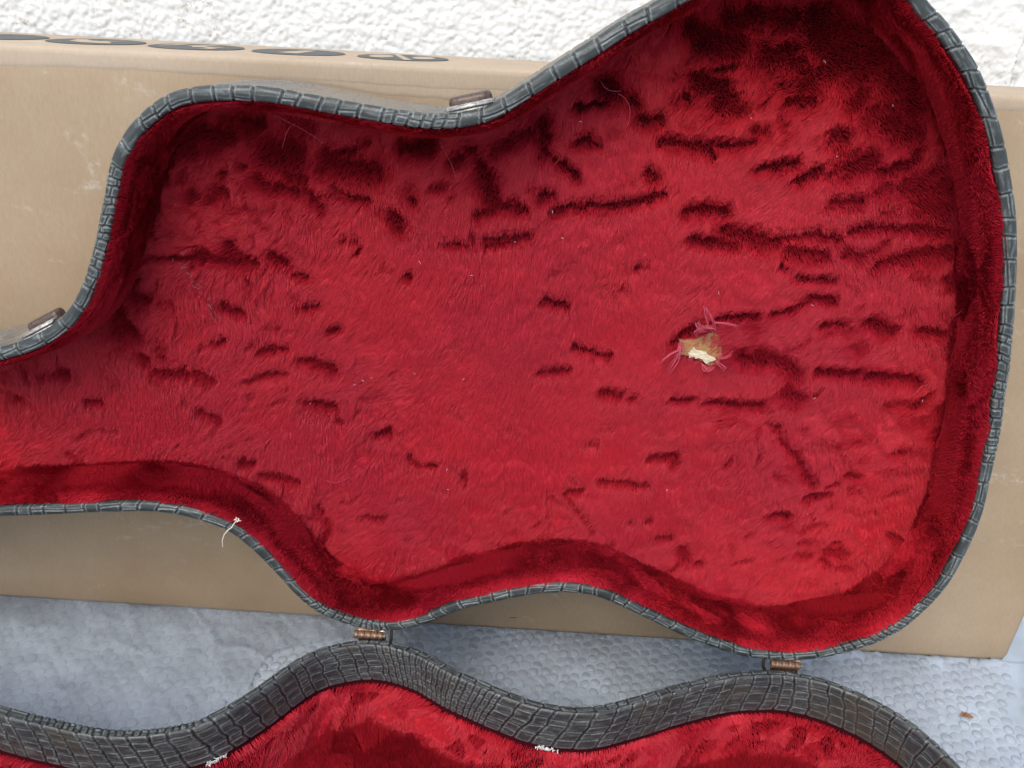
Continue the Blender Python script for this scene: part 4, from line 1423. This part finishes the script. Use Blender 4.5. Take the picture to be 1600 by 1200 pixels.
# body: cross-section ring swept along x, with rounded edges and a slightly bowed front
xs = np.r_[np.linspace(-.95, -.4, 12), np.linspace(-.38, .425, 160), .4290, .4312, .4320]
ringsv = []
for i, x in enumerate(xs):
    e = 0.0
    if x > .428: e = {.4290: .0006, .4312: .0022, .4320: .0050}[round(float(x), 4)]
    zf, zb = ztf(x), ztb(x)
    r = .004
    bow = .0022 * math.sin(x * 9 + 1) + .0012 * math.sin(x * 23)
    y0 = yf(x)
    pts = [(y0 + r + e, 0.002 + e), (y0 + .0012 + e, .0032 + e), (y0 + e, .007 + e)]
    for z in np.linspace(.03, zf - .03, 14):
        q_ = math.sin((z / zf) * math.pi)
        pts.append((y0 + e - bow * q_, z))
    pts += [(y0 + e, zf - .0030), (y0 + .0005 + e, zf - .0010 - e), (y0 + .0018 + e, zf - .0002 - e), (y0 + .005 + e, zf - e)]
    for f_ in (.25, .5, .75): pts.append((y0 + DEPTH * f_, zf + (zb - zf) * f_ - e))
    pts += [(y0 + DEPTH - .004 - e, zb - e), (y0 + DEPTH - e, zb - .004 - e), (y0 + DEPTH - e, .006), (y0 + DEPTH - .004 - e, .002 + e)]
    ringsv.append([(x, y, z) for y, z in pts])
V = np.array(ringsv); n, m = V.shape[:2]
q = grid_quads(n, m)
i = np.arange(n - 1)
q = np.concatenate([q, np.stack([i * m + m - 1, (i + 1) * m + m - 1, (i + 1) * m, i * m], 1)])
Vv = V.reshape(-1, 3)
cap = [[a, b_, c_, d_] for a, b_, c_, d_ in ()]
tr = []
for end, flip in ((0, 1), (n - 1, 0)):
    c_i = len(Vv); Vv = np.vstack([Vv, V[end].mean(0)[None]])
    for j in range(m):
        t3 = (end * m + j, end * m + (j + 1) % m, c_i)
        tr.append(t3[::-1] if flip else t3)
link('carton_body', np_mesh('carton_body', Vv + CO, q, np.array(tr)), M['card'], carton)


# glued flap folded from the top over the front, with a torn lower edge; and a second paper ply below
def flap(name, x0, x1, cut, proud, thick, mat, seed, top=True):
    xs = np.arange(x0, x1, .0012)
    rows = []
    for x in xs:
        zc = np.interp(x, *zip(*cut)) + .0012 * (fbm(np.array([x * 120]), np.array([.3]), seed, 3)[0] - .5) + .0014 * (fbm(np.array([x * 22]), np.array([.3]), seed + 1, 2)[0] - .5)
        zf = ztf(x); y0 = yf(x) - .0001 - proud
        bow = (.0022 * math.sin(x * 9 + 1) + .0012 * math.sin(x * 23))
        y0 -= bow * math.sin(zc / zf * math.pi)
        lift = .00025 * fbm(np.array([x * 40]), np.array([.7]), seed + 2, 2)[0]
        pts = [(y0 + thick + .0002, zc), (y0, zc + .0014), (y0, zc + .003)]
        if top:
            pts += [(y0, max(zc + .004, zf - .0030)), (y0 + .0004, zf - .0008 + proud * .5), (y0 + .0016, zf + .0004), (y0 + .0050, zf + .0007),
                    (y0 + .06, zf + (ztb(x) - zf) * .46 + .0007), (y0 + DEPTH - .008, ztb(x) + .0008), (y0 + DEPTH - .004, ztb(x) + .0002)]
        else:
            pts += [(y0, zc + .006), (y0 + .0002, zc + .0105), (y0 + .0008, zc + .012)]
        rows.append([(x, a, b_) for a, b_ in pts])
    V = np.array(rows); n, m = V.shape[:2]
    return link(name, np_mesh(name, V.reshape(-1, 3) + CO, grid_quads(n, m)), mat, carton, False)


CUT = [(-.95, .404), (-.3177, .4236), (-.2409, .4262), (-.1646, .4266), (-.0503, .4273), (-.0161, .4286), (.2848, .4384), (.44, .4425)]
flap('top_flap', -.94, .4305, CUT, .0002, .0003, M['card2'], 5)
CUT2 = [(-.152, .4268), (-.1266, .4258), (-.0885, .4218), (-.0426, .4220), (.02, .4245)]
flap('torn_ply', -.150, .02, CUT2, .0002, .0003, M['card2'], 15, top=False)


# a short dark pen mark low on the front
def front_mark(name, pts, r, mat):
    return tubes(name, [(np.array([(x, yf(x) - (.0022 * math.sin(x * 9 + 1) + .0012 * math.sin(x * 23)) * math.sin(z / ztf(x) * math.pi), z) for x, z in pts]) + CO, r, None)], mat, carton)


front_mark('pen_mark', [(.0120, .0165), (.0145, .0170), (.0160, .0169), (.0175, .0172)], .00045, M['ink'])


# round prints on the top of the carton
def top_z(x, y):
    f_ = (y - yf(x)) / DEPTH
    return ztf(x) + (ztb(x) - ztf(x)) * f_ + .0009


def top_poly(name, cx, cy, rx, ry, pts, lift, mat, parent, rot=0.0):
    bmm = bmesh.new()
    vs = []
    for a, b_ in pts:
        x = cx + rx * a; y = cy + ry * b_
        vs.append(bmm.verts.new(Vector((x, y, top_z(x, y) + lift)) + Vector(CO)))
    f_ = bmm.faces.new(vs); bmesh.ops.triangulate(bmm, faces=[f_])
    bmesh.ops.recalc_face_normals(bmm, faces=bmm.faces[:])
    me = bpy.data.meshes.new(name); bmm.to_mesh(me); bmm.free()
    return link(name, me, mat, parent, smooth=False)


circ = [(math.cos(a), math.sin(a)) for a in np.linspace(0, 2 * math.pi, 40, endpoint=False)]
ell = lambda cx, cy, rx, ry: [(cx + rx * c, cy + ry * s) for c, s in circ[::2]]
GLYPHS = [
    [[(-1.0, .25), (-.1, .55), (-.45, .15), (0, -.35), (-.85, -.45)]],
    [[(-.62, .35), (-.45, .45), (-.2, .15), (.05, .1), (.30, .50), (.42, .55), (.22, .05), (.45, -.25), (.55, -.48), (-.05, -.55), (-.45, -.30)]],
    [[(-.78, -.28), (-.52, .55), (-.40, .60), (-.46, .05), (-.66, -.30)], [(-.30, .10), (.10, .62), (.32, .58), (.10, .18), (.28, .02), (.40, .20), (.58, .10), (.42, -.22), (.62, -.40), (.48, -.72), (.30, -.78), (.42, -.42), (.20, -.20), (.02, -.30), (-.12, .0)]],
    [[(-.34, -.52), (-.02, .50), (.20, .56), (.24, .50), (.12, -.62)]],
    [ell(-.48, -.02, .26, .50), [(-.34, .80), (-.22, .86), (.32, -.86), (.16, -.94)], ell(.44, .06, .25, .45)],
]
for cx, gl in zip((-.3535, -.2883, -.2223, -.1553, -.0867), GLYPHS):
    cy = yf(cx) + .063
    pr = top_poly('round_print', cx, cy, .0298, .0310, circ, .0002, M['ink'], carton)
    for g_ in gl:
        top_poly('print_gap', cx, cy, .0298, .0310, g_, .0004, M['card_plain'], pr)

# ------------------------------------------------------------------ rough-cast wall
WY = .243
xf = np.r_[np.linspace(-2.2, -.46, 12), np.arange(-.44, .56, .00115), np.linspace(.58, 2.2, 12)]
zf_ = np.r_[np.linspace(-.0, .40, 6), np.arange(.412, .495, .00115), np.linspace(.51, 1.6, 10)]
X, Z = np.meshgrid(xf, zf_, indexing='ij')
PX, PZ = X.ravel(), Z.ravel()
Hh = np.zeros(len(PX))
inr = (PX > -.46) & (PX < .58) & (PZ > .40) & (PZ < .51)
px, pz = PX[inr], PZ[inr]
hh = np.zeros(len(px))
for cell, r_, amp, seed in ((.0042, .0034, .0028, 1), (.0029, .0021, .0016, 2), (.010, .0075, .0018, 3)):
    gi = np.floor(px / cell).astype(int); gj = np.floor(pz / cell).astype(int)
    hx = hash_grid(900 + seed); hy = hash_grid(910 + seed); hr = hash_grid(920 + seed)
    hb = np.zeros(len(px))
    for di in (-1, 0, 1):
        for dj in (-1, 0, 1):
            a = (gi + di) % 256; b_ = (gj + dj) % 256
            cx = (gi + di + .15 + .7 * hx[a, b_]) * cell; cz = (gj + dj + .15 + .7 * hy[a, b_]) * cell
            rr = r_ * (.55 + .65 * hr[a, b_])
            d2 = ((px - cx) ** 2 + (pz - cz) ** 2) / rr ** 2
            hb = np.maximum(hb, np.sqrt(np.maximum(0, 1 - d2)) * (.5 + .6 * hr[a, b_]))
    hh += hb * amp * .33
# the right end is trowelled flatter, with a crack running down to the carton
sm = np.clip((px - .20) / .06, 0, 1)
hh = hh * (1 - .62 * sm) + sm * .004 * fbm(px * 60, pz * 90, 950, 3)
hh += .0012 * fbm(px * 500, pz * 500, 955, 2)
crx = .3545 - .0035 * np.clip((pz - .443) / .03, 0, 1.2) + .003 * (fbm(pz * 160, pz * 0, 960, 2) - .5)
crx = crx + .012 * np.clip((pz - .462) / .03, 0, 1)
dcr = np.abs(px - crx)
hh = hh - .0060 * np.exp(-(dcr / .0011) ** 2) + .0030 * (px > crx) * np.exp(-((px - crx) / .02) ** 2)
Hh[inr] = hh
V = np.column_stack([PX, WY - Hh, PZ])
mw, nt, b = new_mat('white_roughcast')
v = coords(nt)
n1 = noise(nt, 60, 4, .6, v); n2 = noise(nt, 22, 5, .7, v); n3 = noise(nt, 300, 3, .6, v)
c = mixc(nt, ramp(nt, n1, [(.35, (.0, .0, .0)), (.7, (.5, .5, .5))]), (.74, .77, .76), (.66, .69, .69))
spk = math_n(nt, 'MULTIPLY', ramp(nt, n2, [(.52, (0, 0, 0)), (.66, (1, 1, 1))]), ramp(nt, n3, [(.56, (0, 0, 0)), (.66, (.8, .8, .8))]))
c = mixc(nt, spk, c, (.42, .37, .29))
nt.links.new(c, b.inputs['Base Color']); b.inputs['Roughness'].default_value = .85
b.inputs['Specular IOR Level'].default_value = .2
bump(nt, b, n3, .0006, .4)
wall = link('rendered_wall', np_mesh('rendered_wall', V, grid_quads(len(xf), len(zf_))), mw)
wall.data.flip_normals()
tag(wall, 'white roughcast wall with a crack near its right end, behind the cardboard carton', 'wall')

# ------------------------------------------------------------------ ground and bubble wrap
mg, nt, b = new_mat('concrete')
nt.links.new(ramp(nt, noise(nt, 18, 5, .6, coords(nt)), [(.3, (.40, .41, .42)), (.7, (.50, .51, .52))]), b.inputs['Base Color'])
b.inputs['Roughness'].default_value = .9
g_ = .0
gx = 60.0
ground = link('ground', np_mesh('ground', [(-gx, -gx, -.006), (gx, -gx, -.006), (gx, gx, -.006), (-gx, gx, -.006)], [(0, 1, 2, 3)]), mg, None, False)
tag(ground, kind='structure')


def plastic(name, col, alpha, rough, coat, milk=.1):
    """thin clear film: lets most light through, a little milky, with a soft shine"""
    m, nt, b = new_mat(name)
    v = coords(nt)
    b.inputs['Base Color'].default_value = (*col, 1)
    b.inputs['Roughness'].default_value = .6
    b.inputs['Specular IOR Level'].default_value = 0
    tr_ = N(nt, 'ShaderNodeBsdfTransparent'); tr_.inputs[0].default_value = (1, 1, 1, 1)
    tl = N(nt, 'ShaderNodeBsdfTranslucent'); tl.inputs[0].default_value = (*col, 1)
    mx0 = N(nt, 'ShaderNodeMixShader'); mx0.inputs[0].default_value = milk
    nt.links.new(b.outputs[0], mx0.inputs[1]); nt.links.new(tl.outputs[0], mx0.inputs[2])
    mx1 = N(nt, 'ShaderNodeMixShader')
    n_ = noise(nt, 14, 3, .5, v)
    nt.links.new(ramp(nt, n_, [(.35, (alpha * .75,) * 3), (.65, (min(1, alpha * 1.2),) * 3)]), mx1.inputs[0])
    nt.links.new(tr_.outputs[0], mx1.inputs[1]); nt.links.new(mx0.outputs[0], mx1.inputs[2])
    gl = N(nt, 'ShaderNodeBsdfGlossy'); gl.inputs['Roughness'].default_value = rough
    fr = N(nt, 'ShaderNodeFresnel'); fr.inputs['IOR'].default_value = 1.45
    mx = N(nt, 'ShaderNodeMixShader')
    nt.links.new(math_n(nt, 'MULTIPLY', fr.outputs[0], coat), mx.inputs[0])
    nt.links.new(mx1.outputs[0], mx.inputs[1]); nt.links.new(gl.outputs[0], mx.inputs[2])
    nt.links.new(mx.outputs[0], nt.nodes['Material Output'].inputs[0])
    rn = N(nt, 'ShaderNodeTexNoise', noise_type='RIDGED_MULTIFRACTAL')
    nt.links.new(v, rn.inputs['Vector']); rn.inputs['Scale'].default_value = 60; rn.inputs['Detail'].default_value = 4
    bump(nt, b, math_n(nt, 'ADD', math_n(nt, 'MULTIPLY', rn.outputs[0], .3), noise(nt, 160, 3, .6, v)), .0006, .35)
    nt.links.new(b.inputs['Normal'].links[0].from_socket, gl.inputs['Normal'])
    return m


M['film'] = plastic('bubble_wrap_film', (.50, .595, .70), .88, .3, .8)
M['bubble'] = plastic('bubble_plastic', (.84, .89, .95), .15, .15, .5)

wrap = tag(empty('bubble_wrap', (0, 0, 0)), 'sheet of clear bubble wrap spread flat under the case and the carton', 'bubble wrap')


def edge_x(y):     # right margin of the bubbles
    return .405 + .30 * (y - .0) + .004 * np.sin(y * 90)


def wrap_z(x, y):
    z = .0016 * fbm(x * 24, y * 30, 970, 3) + .0012 * np.abs(fbm(x * 70 + y * 20, y * 55, 975, 2) - .5)
    fold = np.abs(x - (-.115 + .35 * (y - .05)))
    z = z + .0022 * np.exp(-(fold / .0035) ** 2) * (vnoise(y * 60, y * 0, 980))
    fold2 = np.abs(x - (.055 + .02 * (y - .05)))
    z = z + .0016 * np.exp(-(fold2 / .0016) ** 2)
    r = np.clip((x - edge_x(y)) / .02, 0, 1)
    cr = np.abs(fbm(x * 85, y * 85, 985, 4) - .5) * 2
    z = z + r * (.010 * (1 - cr) ** 3 + .004 * fbm(x * 40, y * 40, 990, 2))
    # pushed up into creases along the foot of the carton on the right
    f_ = np.exp(-np.clip(.098 - y, 0, 1) / .008) * np.clip((x - .17) / .05, 0, 1)
    z = z + f_ * .006 * np.abs(fbm(x * 70, y * 30, 995, 3) - .35) * 2
    return z


xs = np.r_[np.linspace(-1.0, -.46, 14), np.arange(-.45, .56, .0022), np.linspace(.58, .9, 10)]
ys = np.r_[np.linspace(-.75, -.08, 14), np.arange(-.07, .108, .0022), np.linspace(.12, .235, 8)]
X, Y = np.meshgrid(xs, ys, indexing='ij')
Zz = wrap_z(X.ravel(), Y.ravel())
# held down under the carton and the case
Zz = np.where(Y.ravel() > .102, np.minimum(Zz, .0015), Zz)
sheet = link('film', np_mesh('film', np.column_stack([X.ravel(), Y.ravel(), Zz]), grid_quads(len(xs), len(ys))), M['film'], wrap)

# bubbles: low domes in staggered rows on the film
pitch, rad = .0091, .0041
ca, sa = math.cos(.22), math.sin(.22)
Vb, Qb, off = [], [], 0
na = 14
prof_ = [(1.0, 0.0), (.985, .35), (.90, .70), (.66, .92), (.34, 1.0), (0.06, 1.015)]
aa = np.linspace(0, 2 * np.pi, na, endpoint=False)
spots = []
for i in range(-90, 95):
    for j in range(-50, 56):
        x0 = (i + .5 * (j % 2)) * pitch; y0 = j * pitch * .866
        x = x0 * ca - y0 * sa; y = x0 * sa + y0 * ca
        if not (-.47 < x < edge_x(np.array(y)) - .006 and -.10 < y < .104): continue
        spots.append((x, y))
for x, y in spots:
    hgt = .0015 * rg.uniform(.4, 1.2)
    if rg.random() < .15: hgt *= .3
    dx, dy = rg.normal(0, .0006, 2); r_ = rad * rg.uniform(.86, 1.04)
    z0 = float(wrap_z(np.array([x]), np.array([y]))[0])
    tx, ty = rg.normal(0, .11, 2)
    for k, (pr, pzv) in enumerate(prof_):
        Vb.append(np.column_stack([x + dx + r_ * pr * np.cos(aa), y + dy + r_ * pr * np.sin(aa),
                                   z0 + .0002 + hgt * pzv + r_ * pr * (np.cos(aa) * tx + np.sin(aa) * ty)]))
    ii = np.arange(len(prof_) - 1)[:, None]; jj = np.arange(na)[None, :]
    Qb.append((np.stack([ii * na + jj, ii * na + (jj + 1) % na, (ii + 1) * na + (jj + 1) % na, (ii + 1) * na + jj], -1).reshape(-1, 4)) + off)
    off += len(prof_) * na
tag(link('bubbles', np_mesh('bubbles', np.concatenate(Vb), np.concatenate(Qb)), M['bubble'], wrap), kind='stuff')

# a second, smoother ply of film lying loose over part of the bubbles, creased and with wandering edges
M['loose'] = plastic('loose_film', (.62, .72, .83), .24, .2, .6)
xs2 = np.arange(-.46, .22, .0016); ys2 = np.arange(-.085, .1005, .0016)
X2, Y2 = np.meshgrid(xs2, ys2, indexing='ij'); X2 = X2.ravel(); Y2 = Y2.ravel()
wr = np.abs(fbm(X2 * 38 + Y2 * 16, Y2 * 26, 1011, 3) - .5) * 2
Z2 = wrap_z(X2, Y2) + .0030 + .0014 * (1 - wr) ** 4 + .0007 * fbm(X2 * 90, Y2 * 90, 1013, 2)
for fx, sl in ((-.300, .55), (-.205, -.7), (-.150, .4), (.02, .3)):
    Z2 = Z2 + .0016 * np.exp(-((X2 - fx - sl * (Y2 - .03) - .004 * np.sin(Y2 * 110)) / .0013) ** 2)
cov = fbm(X2 * 9 + 3, Y2 * 11, 1017, 3) + .22 * np.clip((-.14 - X2) / .12, -.6, 1)
q2 = grid_quads(len(xs2), len(ys2)); q2 = q2[((cov[q2] > .50) & (X2[q2] < -.10)).all(1)]
lf_me = np_mesh('loose_film', np.column_stack([X2, Y2, Z2]), q2)
bmt = bmesh.new(); bmt.from_mesh(lf_me)
bmesh.ops.delete(bmt, geom=[v for v in bmt.verts if not v.link_faces], context='VERTS')
seen, best = set(), []
for v0 in bmt.verts:              # keep the one large piece
    if v0 in seen: continue
    st, comp = [v0], []
    seen.add(v0)
    while st:
        v1 = st.pop(); comp.append(v1)
        for e in v1.link_edges:
            o_ = e.other_vert(v1)
            if o_ not in seen: seen.add(o_); st.append(o_)
    if len(comp) > len(best): best = comp
best = set(best)
bmesh.ops.delete(bmt, geom=[v for v in bmt.verts if v not in best], context='VERTS')
bmt.to_mesh(lf_me); bmt.free()
link('loose_film', lf_me, M['loose'], wrap)

# dry leaf scrap on the wrap
lf = bmesh.new()
pts = [(-.0045, .0012), (-.0030, .0030), (-.0012, .0022), (.0004, .0024), (.0022, .0008), (.0046, -.0006), (.0036, -.0026), (.0012, -.0022), (-.0012, -.0012), (-.0036, -.0004)]
zz = [.0008, .0018, .0010, .0016, .0012, .0004, .0014, .0006, .0010, .0004]
vs = [lf.verts.new((x, y, z)) for (x, y), z in zip(pts, zz)]
f_ = lf.faces.new(vs)
ext = bmesh.ops.extrude_face_region(lf, geom=[f_])
for g2 in ext['geom']:
    if isinstance(g2, bmesh.types.BMVert): g2.co.z += .0005
bmesh.ops.triangulate(lf, faces=lf.faces[:]); bmesh.ops.recalc_face_normals(lf, faces=lf.faces[:])
me = bpy.data.meshes.new('leaf_scrap'); lf.to_mesh(me); lf.free()
leafm, nt, b = new_mat('dry_leaf')
nt.links.new(ramp(nt, noise(nt, 500, 3, .6, coords(nt)), [(.35, (.14, .05, .015)), (.65, (.36, .17, .06))]), b.inputs['Base Color'])
b.inputs['Roughness'].default_value = .6
lo = link('leaf_scrap', me, leafm, None, False)
lo.location = (.3680, .0395, .0052)
tag(lo, 'small brown scrap of dry leaf lying on the bubble wrap at the lower right', 'leaf')
